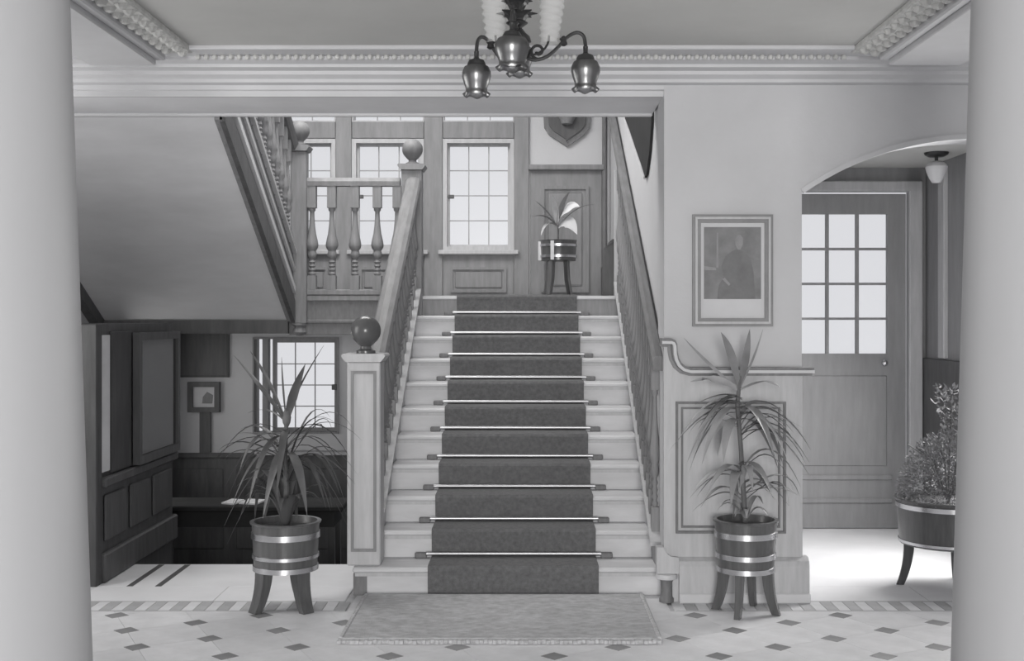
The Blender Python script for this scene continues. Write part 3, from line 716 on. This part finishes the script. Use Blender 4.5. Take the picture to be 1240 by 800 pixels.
def tub(parent, cx, cy, z0, z1, r0, r1, legs, bands, legw=.045, splay=.05, strap=False):
    seg = 20
    def st_fn(r, z, a): return r * (1.0 + .006 * math.cos(a * 20)), z
    h = z1 - z0
    b = obj('tub', lathe(B(), [(r0 * .96, 0), (r0, .004), (r1, h - .012), (r1 + .008, h - .010), (r1 + .010, h), (r1 - .012, h + .001), (r1 - .02, h - .035), (0, h - .04)], cx, cy, 40, z0), 'tub', parent, smooth=True)
    for u, wd in bands:
        zc = h * u; rr = r0 + (r1 - r0) * u
        obj('brass_band', lathe(B(), [(rr + .001, zc - wd / 2), (rr + .0065, zc - wd / 2 + .002), (rr + .0065, zc + wd / 2 - .002), (rr + .001, zc + wd / 2)], cx, cy, 40, z0), 'brass', b, smooth=True)
    obj('soil', lathe(B(), [(r1 - .022, h - .036), (r1 * .5, h - .026), (0, h - .022)], cx, cy, 20, z0), 'soil', b, smooth=True)
    for a in legs:
        dx, dy = math.cos(a), math.sin(a); sx, sy = -dy, dx
        bm = B(); rows = []
        nn = 8
        for i in range(nn + 1):
            t = i / nn; z = z0 + .02 - (z0 + .02) * t
            rr = r0 * .80 + splay * (t ** 2.2)
            wd = legw * (1 - .22 * t) / 2; dp_ = .030 * (1 - .3 * t)
            c = Vector((cx + dx * rr, cy + dy * rr, max(z, .001)))
            rows.append([bm.verts.new(c + Vector((dx * e * dp_ + sx * f * wd, dy * e * dp_ + sy * f * wd, 0))) for e, f in ((-1, -1), (1, -1), (1, 1), (-1, 1))])
        bm.faces.new(rows[0]); bm.faces.new(rows[-1][::-1])
        for p, q in zip(rows, rows[1:]):
            for k in range(4): bm.faces.new((p[k], p[(k + 1) % 4], q[(k + 1) % 4], q[k]))
        obj('leg', bm, 'tub', parent, smooth=True)
    return b

# left plant: tall strap-leaved plant in a banded tub
LY = 6.38; lx = xf(346, LY)
t = thing('potted_plant', (lx, LY, 0), 'tall strap-leaved plant in a brass-banded tub on curved legs, left of the stairs', 'plant')
zt, zb_ = zf(630, LY), zf(687, LY)
tub(t, lx, LY, zb_, zt, .166, .178, [R(224), R(-44), R(72)], [(.72, .035), (.28, .022), (.03, .03)], legw=.085, splay=.055)
bp = Vector((lx, LY, zt - .03))
stp = [P(346, 632, LY), P(347, 590, LY + .01), P(345, 550, LY), P(347, 505, LY)]
obj('stem', tube(B(), stp, [.018, .015, .013, .011], 8), 'stem', t, smooth=True)
obj('stem_sheath', lathe(B(), [(.010, 0), (.020, .02), (.025, .05), (.016, .08), (.006, .10)], stp[3].x, LY, 10, stp[3].z - .05), 'stem', t, smooth=True)
# upright leaves (targets in the photograph's directions)
for tip, ctrl, wd, dy in (((283, 430), (318, 468), .022, -.05), ((303, 425), (325, 455), .020, .05), ((341, 432), (342, 470), .010, .0), ((392, 418), (352, 480), .010, .04), ((370, 440), (352, 478), .05, -.03), ((300, 500), (326, 488), .016, .12), ((310, 460), (335, 490), .016, -.08)):
    leafobj(t, 'leafd', P(347, 512, LY), P(ctrl[0], ctrl[1], LY + dy * .5), P(tip[0], tip[1], LY + dy), wd, side=Vector((1, .4, 0)))
arch = [  # control, tip, depth, width
    ((300, 490), (263, 560), -.10, .026), ((315, 500), (272, 590), .10, .028), ((290, 520), (265, 545), .05, .028), ((310, 530), (280, 615), -.16, .030),
    ((392, 480), (402, 520), .05, .024), ((385, 485), (424, 555), -.06, .024), ((395, 500), (425, 595), .08, .026), ((385, 520), (412, 600), -.15, .028),
    ((375, 470), (400, 505), .15, .018), ((370, 520), (395, 615), -.22, .03), ((320, 520), (300, 615), -.24, .032), ((400, 470), (428, 520), .0, .02),
    ((330, 500), (290, 520), .18, .028), ((310, 505), (290, 570), -.2, .03), ((370, 500), (420, 575), .2, .026), ((360, 540), (372, 625), -.26, .04), ((335, 540), (318, 628), -.27, .036),
    ((345, 500), (335, 600), -.3, .032), ((380, 540), (423, 630), .02, .022), ((305, 560), (270, 640), .04, .024)]
for c, tp, dy, wd in arch:
    leafobj(t, 'leafd', P(347 + random.uniform(-3, 3), 535 + random.uniform(-15, 40), LY), P(c[0], c[1], LY + dy * .6), P(tp[0], tp[1], LY + dy), wd * 1.3)
    leafobj(t, 'leafd', P(347 + random.uniform(-3, 3), 550 + random.uniform(-15, 40), LY), P(c[0] + random.uniform(-8, 8), c[1] + 14, LY - dy * .4), P(tp[0] + random.uniform(-12, 12), tp[1] + random.uniform(0, 22), LY - dy * .8), wd * 1.1)
for k in range(14):
    a = 2 * math.pi * k / 14 + random.uniform(-.2, .2); l = random.uniform(.16, .30)
    b0 = Vector((lx + .02 * math.cos(a), LY + .02 * math.sin(a), zt - .02))
    leafobj(t, 'leafd', b0, b0 + Vector((math.cos(a) * l * .35, math.sin(a) * l * .35, l * 1.3)), b0 + Vector((math.cos(a) * l, math.sin(a) * l, l * .75 + random.uniform(-.05, .12))), random.uniform(.026, .045))

# right plant: dracaena with drooping broad leaves
RY = 6.27; rx = xf(903, RY)
t = thing('potted_plant', (rx, RY, 0), 'tall plant with drooping broad leaves in a brass-banded tub before the panelled pier', 'plant')
zt, zb_ = zf(628, RY), zf(689, RY)
tub(t, rx, RY, zb_, zt, .146, .162, [R(245), R(-25), R(65), R(155)], [(.72, .034), (.30, .030), (.03, .03)], legw=.038, splay=.045)
stp = [P(903, 632, RY), P(900, 590, RY), P(897, 540, RY), P(893, 490, RY), P(896, 455, RY)]
obj('stem', tube(B(), stp, [.014, .013, .012, .012, .009], 8), 'stem', t, smooth=True)
for tip, ctrl, wd, dy in (((828, 409), (860, 445), .020, -.06), ((873, 402), (886, 425), .052, -.08), ((908, 398), (903, 430), .05, .03), ((924, 398), (915, 430), .014, .03), ((836, 462), (868, 452), .04, -.12), ((945, 470), (930, 450), .04, -.05)):
    leafobj(t, 'leafm', P(895, 472, RY), P(ctrl[0], ctrl[1], RY + dy * .5), P(tip[0], tip[1], RY + dy), wd, side=Vector((1, .5, 0)))
drp = [((862, 492), (828, 525), .02, .026), ((858, 505), (820, 535), -.06, .03), ((868, 500), (832, 560), -.1, .034), ((872, 495), (850, 562), -.14, .044), ((878, 500), (845, 520), .05, .05),
       ((880, 510), (876, 560), -.16, .04), ((925, 490), (962, 525), .05, .028), ((935, 495), (980, 560), .0, .036), ((930, 505), (975, 570), -.08, .036), ((925, 500), (955, 560), -.12, .05), ((918, 505), (938, 555), -.16, .05),
       ((932, 520), (970, 590), .06, .03), ((945, 498), (982, 545), .08, .03), ((870, 565), (835, 600), -.1, .028), ((880, 560), (855, 600), -.16, .036), ((918, 570), (935, 600), -.18, .036), ((930, 585), (970, 600), -.05, .024), ((950, 560), (968, 600), .05, .026),
       ((872, 585), (848, 615), -.08, .03), ((890, 560), (885, 615), -.2, .036), ((905, 545), (912, 598), -.2, .03), ((880, 480), (838, 492), .1, .03), ((910, 480), (950, 500), .1, .04), ((920, 575), (955, 612), .1, .03)]
for c, tp, dy, wd in drp:
    y0 = random.uniform(478, 540) if tp[1] < 580 else random.uniform(560, 605)
    leafobj(t, 'leafm', P(897 + random.uniform(-2, 2), y0, RY), P(c[0], min(c[1], y0) - 12, RY + dy * .6), P(tp[0], tp[1], RY + dy), wd * 1.45)
    leafobj(t, 'leafm', P(897 + random.uniform(-2, 2), y0 + 6, RY), P(c[0] + random.uniform(-10, 10), min(c[1], y0) - 4, RY - dy * .3), P(tp[0] + random.uniform(-14, 14), tp[1] + random.uniform(-8, 16), RY - dy * .6), wd * 1.25)
for k in range(8):
    a = 2 * math.pi * k / 8 + random.uniform(-.2, .2); l = random.uniform(.10, .19)
    b0 = Vector((rx, RY, zt - .02))
    leafobj(t, 'leafm', b0, b0 + Vector((math.cos(a) * l * .5, math.sin(a) * l * .5, l * 1.1)), b0 + Vector((math.cos(a) * l, math.sin(a) * l, l * .4)), .03)

# porch fern in a wide tub
FY = 6.87; fx = xf(1148, FY)
t = thing('potted_fern', (fx, FY, 0), 'bushy rounded fern in a wide low tub in the archway by the right column', 'plant')
zt, zb_ = zf(603, FY), zf(658, FY)
tub(t, fx, FY, zb_, zt, .268, .285, [R(168), R(62), R(-58)], [(.86, .03), (.08, .02)], legw=.03, splay=.05)
bm = B(); random.seed(11)
for k in range(5000):
    a = random.uniform(0, 2 * math.pi); e = math.asin(random.uniform(.0, 1)); rr = random.uniform(.72, 1.0)
    c = Vector((fx + .285 * rr * math.cos(a) * math.cos(e), FY + .285 * rr * math.sin(a) * math.cos(e), zt - .02 + .40 * rr * math.sin(e)))
    dirv = Vector((math.cos(a) * math.cos(e), math.sin(a) * math.cos(e), math.sin(e) + random.uniform(-.6, .3))) + Vector((random.uniform(-.6, .6), random.uniform(-.6, .6), random.uniform(-.5, .5)))
    dirv.normalize(); s = dirv.cross(Vector((random.uniform(-1, 1), random.uniform(-1, 1), random.uniform(-1, 1))))  .normalized() * .0055
    l = random.uniform(.014, .028)
    bm.faces.new([bm.verts.new(q) for q in (c, c + dirv * l * .5 + s, c + dirv * l, c + dirv * l * .5 - s)])
obj('foliage', bm, 'fern', t, kind='stuff')
bm = B()
for k in range(240):
    u = random.random(); c = Vector((fx + .02 + random.uniform(-.05, .07) * (1 + u), FY + random.uniform(-.06, .06), zt + .36 + .28 * u))
    dirv = Vector((random.uniform(-1, 1), random.uniform(-1, 1), random.uniform(-.3, 1))).normalized(); s = dirv.cross(Vector((0, 0, 1))).normalized() * .010
    l = random.uniform(.03, .06); bm.faces.new([bm.verts.new(q) for q in (c, c + dirv * l * .5 + s, c + dirv * l, c + dirv * l * .5 - s)])
obj('top_fronds', bm, 'fern', t, kind='stuff')
for k in range(9):
    a = 2 * math.pi * k / 9; b0 = Vector((fx, FY, zt - .03))
    obj('frond_stem', tube(B(), [b0, b0 + Vector((.1 * math.cos(a), .1 * math.sin(a), .25)), b0 + Vector((.22 * math.cos(a), .22 * math.sin(a), .33))], .004, 5), 'stem', t)
obj('frond_stem', tube(B(), [(fx, FY, zt - .03), (fx + .02, FY, zt + .6)], .006, 5), 'stem', t)

# landing plant
PYY = 9.75; plx = xf(676, PYY)
t = thing('potted_plant', (plx, PYY, ZL), 'small plant with leaves coloured as window-lit, in a banded tub on tall legs at the stair head', 'plant')
zt, zb_ = zf(291, PYY), zf(316, PYY)
b = obj('tub', lathe(B(), [(.136, 0), (.142, .005), (.148, zt - zb_ - .01), (.154, zt - zb_), (.135, zt - zb_), (.13, zt - zb_ - .03), (0, zt - zb_ - .03)], plx, PYY, 28, zb_), 'tub', t, smooth=True)
for u in (.22, .75):
    obj('brass_band', lathe(B(), [(.144, -.012), (.1525, -.010), (.1525, .010), (.144, .012)], plx, PYY, 28, zb_ + (zt - zb_) * u), 'brass', b, smooth=True)
for a in (250, 190): obj('brass_strap', bx(plx + .152 * math.cos(R(a)) - .014, plx + .152 * math.cos(R(a)) + .014, PYY + .158 * math.sin(R(a)) - .006, PYY + .158 * math.sin(R(a)) + .004, zb_ + .005, zt - .01), 'step', b)
for a, wd in ((235, .034), (-40, .012), (50, .02), (140, .02)):
    ca, sa = math.cos(R(a)), math.sin(R(a))
    tb = tube(B(), [(plx + .10 * ca, PYY + .10 * sa, zb_ + .01), (plx + .11 * ca, PYY + .11 * sa, zb_ - .15), (plx + .14 * ca, PYY + .14 * sa, ZL + .012)], [wd, wd * .9, wd * .7], 8)
    obj('leg', tb, 'tub', t, smooth=True)
b0 = Vector((plx, PYY, zt - .03))
obj('stem', tube(B(), [b0, b0 + Vector((0, 0, .22))], .008, 6), 'stem', t)
for tip, ctrl, wd, m in (((702, 250), (683, 240), .10, 'leaflit'), ((699, 284), (688, 256), .11, 'leaflit'), ((641, 264), (660, 255), .05, 'leafm'), ((648, 243), (664, 255), .03, 'leafm'), ((722, 248), (700, 245), .03, 'leafm'), ((655, 285), (662, 262), .05, 'leafm'), ((690, 232), (680, 245), .06, 'leafm'), ((668, 236), (672, 250), .06, 'leafm')):
    leafobj(t, m, P(675, 275, PYY), P(ctrl[0], ctrl[1], PYY - .04), P(tip[0], tip[1], PYY - .1), wd, side=Vector((.5, .2, 1)) if m == 'leaflit' else None)

# ================================================================== CHANDELIER
HY = 4.8
hc = P(626, 45, HY)
ch = thing('chandelier', (hc.x, HY, ZC), 'dark bronze ceiling light with curled arms and bell-shaped glass shades', 'ceiling light')
obj('stem', lathe(B(), [(.06, ZC - .002), (.06, ZC - .02), (.025, ZC - .04), (.016, ZC - .08), (.03, ZC - .13), (.018, ZC - .16), (.014, 2.74), (.045, 2.72), (.018, 2.70), (.03, 2.685), (.052, 2.665), (.058, 2.645), (.03, 2.63), (.018, 2.60), (0, 2.585)][::-1], hc.x, HY, 16), 'bronze', ch, smooth=True)
body_z = P(630, 62, HY).z
# leafy ornament around the stem
for k in range(8):
    a = 2 * math.pi * k / 8
    for zz_, l in ((2.84, .060), (2.79, .05), (2.74, .070)):
        p0 = Vector((hc.x + .012 * math.cos(a), HY + .012 * math.sin(a), zz_ - .05)); p2 = p0 + Vector((math.cos(a) * l, math.sin(a) * l, .07))
        leafb = leaf(B(), p0, p0 + Vector((math.cos(a) * l * .2, math.sin(a) * l * .2, .07)), p2, .052, n=5, fold=.3)
        lo = obj('leaf_ornament', leafb, 'bronze', ch); mm = lo.modifiers.new('thickness', 'SOLIDIFY'); mm.thickness = .004
obj('body', lathe(B(), [(0, -.06), (.02, -.05), (.035, -.03), (.045, -.005), (.04, .02), (.028, .04), (.034, .06), (.02, .08)], hc.x + .01, HY, 18, body_z + .0), 'bronze', ch, smooth=True)
def ruffle(r, z, a): return (r * (1 + (.06 * math.cos(6 * a) if z < -.12 else .012 * math.cos(12 * a))), z + (.006 * math.cos(6 * a) if z < -.12 else 0))
def shade(top, s=1.0):
    n = obj('shade_holder', lathe(B(), [(.006, .05), (.010, .045), (.009, .022), (.013, .016), (.030, .010), (.036, -.002), (.038, -.010), (.0, -.012)], top.x, top.y, 16, top.z), 'bronze', ch, smooth=True)
    pr = [(.030 * s, -.006), (.049 * s, -.016), (.058 * s, -.036), (.059 * s, -.056), (.052 * s, -.080), (.044 * s, -.102), (.044 * s, -.114), (.055 * s, -.130)]
    bm = B(); seg = 36; rings = []
    for r, z in pr:
        ring = []
        for k in range(seg):
            a = 2 * math.pi * k / seg; rr, zz2 = ruffle(r, z, a); ring.append(bm.verts.new((top.x + rr * math.cos(a), top.y + rr * math.sin(a), top.z + zz2)))
        rings.append(ring)
    for p, q in zip(rings, rings[1:]):
        for k in range(seg): bm.faces.new((p[k], p[(k + 1) % seg], q[(k + 1) % seg], q[k]))
    so = obj('glass_shade', bm, 'shade', n, smooth=True); mm = so.modifiers.new('thickness', 'SOLIDIFY'); mm.thickness = .0025
    obj('lamp_bulb', lathe(B(), [(0, -.105), (.014, -.098), (.021, -.08), (.018, -.06), (.010, -.04), (.010, -.012)], top.x, top.y, 12, top.z), 'porc', n, smooth=True)
tops = [(P(577, 76, HY), .98), (P(709, 70, HY), .98), (P(620, 42, HY - .19), 1.13), (P(629, 53, HY + .22), .98)]
def spath(c, tpt, drop=.06, lift=.05):
    d = Vector((tpt.x - c.x, tpt.y - c.y, 0)); L = d.length; d.normalize(); pts = []
    ctr = [(0.02, 0), (.18, -.045), (.42, -.035), (.60, .005), (.74, .045), (.88, .058), (.98, .04), (1.0, .0)]
    for i in range(len(ctr) - 1):
        for q in range(4):
            t_ = q / 4; (u0, h0), (u1, h1) = ctr[i], ctr[i + 1]
            pts.append((u0 + (u1 - u0) * t_, h0 + (h1 - h0) * t_))
    pts.append(ctr[-1])
    for _ in range(3): pts = [pts[0]] + [((pts[i - 1][0] + pts[i][0] * 2 + pts[i + 1][0]) / 4, (pts[i - 1][1] + pts[i][1] * 2 + pts[i + 1][1]) / 4) for i in range(1, len(pts) - 1)] + [pts[-1]]
    zend = tpt.z + .05; z0 = body_z
    return [Vector((c.x + d.x * L * u, c.y + d.y * L * u, (z0 + (zend - z0) * u) + h)) for u, h in pts]
for tp, s in tops:
    c = Vector((hc.x + .01, HY, body_z)); pt = spath(c, tp)
    arm = obj('arm', tube(B(), pt, .0075, 8), 'bronze', ch, smooth=True)
    k = pt[14]; obj('arm_collar', lathe(B(), [(.006, -.02), (.016, -.014), (.012, 0), (.018, .008), (.006, .02)], k.x, k.y, 10, k.z), 'bronze', arm, smooth=True)
    # scroll beside the body
    d = Vector((tp.x - c.x, tp.y - c.y, 0)).normalized(); sp = []
    for i in range(22):
        a = -math.pi * .5 - i / 21 * math.pi * 2.4; r_ = .032 * (1 - .75 * i / 21); cc = c + d * .075 + Vector((0, 0, .0))
        sp.append(cc + d * (r_ * math.cos(a)) * 1 + Vector((0, 0, r_ * math.sin(a))))
    obj('scroll', tube(B(), sp, .0065, 6), 'bronze', ch, smooth=True)
    shade(tp, s)
for px, top_px in ((600, 596), (665, 671)):
    p0, p1 = P(px, 52, HY), P(top_px, -35, HY)
    bm = B(); rings = []; seg = 24; nn = 60
    for i in range(nn + 1):
        u = i / nn; c = p0.lerp(p1, u); ring = []
        r_ = .034 + .016 * math.sin(min(1, u * 1.2) * math.pi / 2)
        for k in range(seg):
            a = 2 * math.pi * k / seg; rr = r_ * (1 + .11 * math.cos(2 * a + 62 * u)); ring.append(bm.verts.new((c.x + rr * math.cos(a), c.y + rr * math.sin(a), c.z)))
        rings.append(ring)
    for p, q in zip(rings, rings[1:]):
        for k in range(seg): bm.faces.new((p[k], p[(k + 1) % seg], q[(k + 1) % seg], q[k]))
    obj('ribbed_glass_chimney', bm, 'chimney', ch, smooth=True)
    obj('chimney_arm', tube(B(), bez(Vector((hc.x + .01, HY, body_z - .02)), Vector((p0.x, HY, p0.z - .055)), Vector((p0.x, HY, p0.z + .03)), 8), .005, 6), 'bronze', ch, smooth=True)
# porch lamp
pl = P(1134, 186, 7.95)
t = thing('porch_lamp', (pl.x, pl.y, 2.64), 'small opal glass bowl lamp under the porch ceiling', 'ceiling light')
obj('ceiling_plate', lathe(B(), [(.0, -.03), (.05, -.03), (.075, -.016), (.08, -.001), (0, -.001)], pl.x, pl.y, 20, 2.64), 'bronze', t, smooth=True)
obj('hook', tube(B(), [(pl.x, pl.y, 2.615), (pl.x, pl.y, 2.58)], .012, 8), 'bronze', t)
obj('glass_bowl', lathe(B(), [(0, -.205), (.03, -.20), (.048, -.17), (.066, -.125), (.072, -.095), (.06, -.075), (.035, -.06), (0, -.058)], pl.x, pl.y, 20, 2.64), 'porc', t, smooth=True)

# ================================================================== WALL OBJECTS
# portrait
WY = 6.55
x0, x1, z0, z1 = xf(838, WY), xf(935, WY), zf(395, WY), zf(260, WY)
t = thing('framed_portrait', ((x0 + x1) / 2, WY, z0), 'framed dark portrait with wide pale mount on the plaster wall', 'picture')
fb = obj('picture_frame', frame_ring(B(), x0, x1, z0, z1, .045, WY - .028, WY - .001), 'frame', t)
obj('frame_bead', frame_ring(B(), x0 + .014, x1 - .014, z0 + .014, z1 - .014, .012, WY - .036, WY - .027), 'woodpale', fb)
obj('mount', bx(x0 + .04, x1 - .04, WY - .012, WY - .002, z0 + .04, z1 - .04), 'mount', t)
ax0, ax1, az0, az1 = xf(852, WY), xf(921, WY), zf(362, WY), zf(275, WY)
pr = obj('print', bx(ax0, ax1, WY - .0135, WY - .011, az0, az1), 'print', t)
def flat(pts, d, name, m, par): obj(name, prism(B(), [(xf(a, WY), zf(b_, WY)) for a, b_ in pts], 'y', WY - d, WY - .0130), m, par)
flat([(868, 362), (870, 345), (876, 335), (873, 322), (878, 310), (886, 304), (891, 302), (899, 304), (908, 312), (912, 330), (914, 362)], .0145, 'printed_figure', 'printd', pr)
flat([(889.5, 290), (892, 285), (896, 284.5), (899, 288), (899, 296), (896, 302), (893, 302), (890, 297)], .0150, 'printed_head', 'printl', pr)
flat([(874, 338), (877, 336), (884, 344), (882, 346)], .0150, 'printed_hand', 'printl', pr)
flat([(852, 322), (866, 324), (867, 327), (853, 327)], .0146, 'printed_table', 'printl', pr)
flat([(867.5, 282), (869, 282), (869.5, 324), (867, 324)], .0146, 'printed_drape', 'printl', pr)
# shield on the back wall
SY = YB
def spt(px, py): return (xf(px, SY), zf(py, SY))
t = thing('wall_shield', (xf(686, SY), SY, zf(178, SY)), 'dark wooden trophy shield mounted on plaster above the landing panel', 'shield')
pts = [spt(686.5, 178), spt(676, 171), spt(665, 164), spt(659, 155), spt(658, 140), spt(660, 118), spt(664, 105), spt(686.5, 98), spt(709, 105), spt(713, 118), spt(715, 140), spt(714, 155), spt(707, 164), spt(697, 171)]
obj('shield_board', prism(B(), pts, 'y', SY - .03, SY - .002), 'oakrail', t)
cxs, czs = xf(686.5, SY), zf(138, SY)
pts2 = [(cxs + (x - cxs) * .8, czs + (z - czs) * .8) for x, z in pts]
obj('inner_board', prism(B(), pts2, 'y', SY - .042, SY - .029), 'dark', t)
obj('mounted_emblem', lathe(B(), [(0, -.10), (.05, -.085), (.075, -.03), (.07, .03), (.04, .09), (0, .11)], cxs, SY - .06, 12, zf(140, SY)), 'wood', t, smooth=True)
obj('stud', lathe(B(), [(0, -.012), (.012, 0), (0, .012)], cxs, SY - .035, 8, zf(172, SY)), 'brass', t)
# big dark hanging on the stair's right wall
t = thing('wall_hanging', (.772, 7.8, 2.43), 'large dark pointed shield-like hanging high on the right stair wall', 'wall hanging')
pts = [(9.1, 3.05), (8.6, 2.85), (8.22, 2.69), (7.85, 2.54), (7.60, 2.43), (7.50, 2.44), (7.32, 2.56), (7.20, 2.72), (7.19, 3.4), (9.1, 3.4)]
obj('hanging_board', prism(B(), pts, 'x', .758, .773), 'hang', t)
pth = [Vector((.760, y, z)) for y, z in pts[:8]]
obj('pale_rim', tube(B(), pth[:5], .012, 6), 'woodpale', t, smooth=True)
# landing box at the right
bxx = [(xf(729, 10.2), ZL), (xf(729, 10.2), zf(304, 10.2)), (xf(733, 10.2), zf(298, 10.2)), (xf(740, 10.2), zf(293, 10.2)), (xf(747, 10.2), zf(291, 10.2)), (.768, zf(291, 10.2)), (.768, ZL)]
t = thing('hall_seat', (.71, 10.2, ZL), 'dark seat end with curved top in the right corner of the landing', 'seat')
obj('seat_end', prism(B(), bxx, 'y', 10.17, 10.21), 'dark', t)
obj('seat_body', bx(.68, .768, 10.21, 10.75, ZL + .002, ZL + .28), 'dark', t)
obj('seat_back', bx(.745, .768, 10.21, 10.75, ZL + .28, ZL + .50), 'dark', t)

# passage items
y_ = YB - .002
t = thing('notice_board', (wx(247), y_, wz(455)), 'plain dark square board high on the passage wall', 'board')
obj('board_panel', bx(wx(219), wx(277), y_ - .025, y_, wz(455), wz(394), bev=.004), 'dark', t)
obj('board_edge', frame_ring(B(), wx(217.5), wx(278), wz(456.5), wz(392.5), .02, y_ - .032, y_), 'darker', t)
t = thing('wall_case', (wx(249), y_, wz(547)), 'small dark framed case above a narrow upright board on the passage wall', 'wall case')
obj('case_frame', frame_ring(B(), wx(229), wx(267.5), wz(498.5), wz(462), .045, y_ - .06, y_), 'dark', t)
obj('case_front', bx(wx(233), wx(264), y_ - .03, y_ - .005, wz(495), wz(465)), 'soffit', t)
obj('case_figure', prism(B(), [(wx(246), wz(488)), (wx(258), wz(488)), (wx(259), wz(478)), (wx(252), wz(474)), (wx(247), wz(480))], 'y', y_ - .036, y_ - .029), 'wood', t)
obj('upright_board', bx(wx(243), wx(256), y_ - .04, y_, wz(548) + .005, wz(499) + .002), 'dark', t)
# glazed picture on the enclosure side
t = thing('glazed_frame', (-2.455, 7.93, .62), 'dark glazed frame on the enclosure side, seen edge-on left of the passage', 'framed glass')
def yz_ring(x0, x1, y0, y1, z0, z1, wd):
    b = frame_ring(B(), y0, y1, z0, z1, wd, x0, x1)
    for v in b.verts: v.co = Vector((v.co.y, v.co.x, v.co.z))
    return b
obj('frame', yz_ring(-2.4545, -2.41, 7.49, 8.37, .62, 1.45, .05), 'dark', t)
obj('backing', bx(-2.4545, -2.445, 7.53, 8.33, .66, 1.41), 'soffit', t)
obj('glass', bx(-2.430, -2.427, 7.53, 8.33, .66, 1.41), 'mirror', t)
# side table in the passage with papers
t = thing('side_table', (-2.3, 9.0, -.76), 'dark side table standing in the sunken passage', 'table')
tz = .15
obj('table_top', bx(-2.85, -1.35, 8.85, 9.3, tz - .04, tz, bev=.008), 'hang', t)
obj('apron', bx(-2.78, -1.42, 8.89, 9.26, tz - .16, tz - .041), 'hang', t)
for xx in (-2.76, -1.47):
    for yy in (8.91, 9.19): obj('leg', bx(xx, xx + .05, yy, yy + .05, -.758, tz - .161), 'darker', t)
for px0, px1, lab in ((268, 285, 'white folded paper on the left of the dark passage table'), (289, 312, 'white paper sheet on the dark passage table nearest the left plant')):
    Yp = 8.96
    bm = B(); prism(bm, [(xf(px0, Yp), Yp), (xf(px1, Yp), Yp - .05), (xf(px1, Yp) + .03, Yp + .16), (xf(px0, Yp) + .03, Yp + .2)], 'z', tz + .001, tz + .012)
    tag(obj('paper', bm, 'paper', base=(xf(px0, Yp), Yp, tz)), lab, 'paper', 'papers on the passage table')

# window frames added around the side lamps, out of view
def added_window(n, x, s, y0, y1, z0, z1, label):
    t = thing('window_%d' % n, (x, (y0 + y1) / 2, z0), label, 'window', kind='structure')
    xa, xb = sorted((x, x + s * .06))
    obj('window_frame', yz_ring(xa, xb, y0 - .06, y1 + .06, z0 - .06, z1 + .06, .06), 'woodpale', t)
    for i in (1, 2):
        yy = y0 + (y1 - y0) * i / 3; obj('glazing_bar', bx(xa, xb, yy - .012, yy + .012, z0, z1), 'woodpale', t)
    for i in (1, 2, 3):
        zz = z0 + (z1 - z0) * i / 4; obj('glazing_bar', bx(xa + .005, xb - .005, y0, y1, zz - .012, zz + .012), 'woodpale', t)
added_window(8, -3.48, 1, 5.10, 6.40, .40, 2.60, 'tall window frame added before a lamp at the hall side, behind the left column')
added_window(9, 2.99, -1, 7.02, 7.88, .52, 2.38, 'porch side window added before a lamp, behind the right column')
added_window(10, -3.285, 1, 9.1, 10.3, .1, 1.3, 'small window frame added before a lamp in the sunken passage')
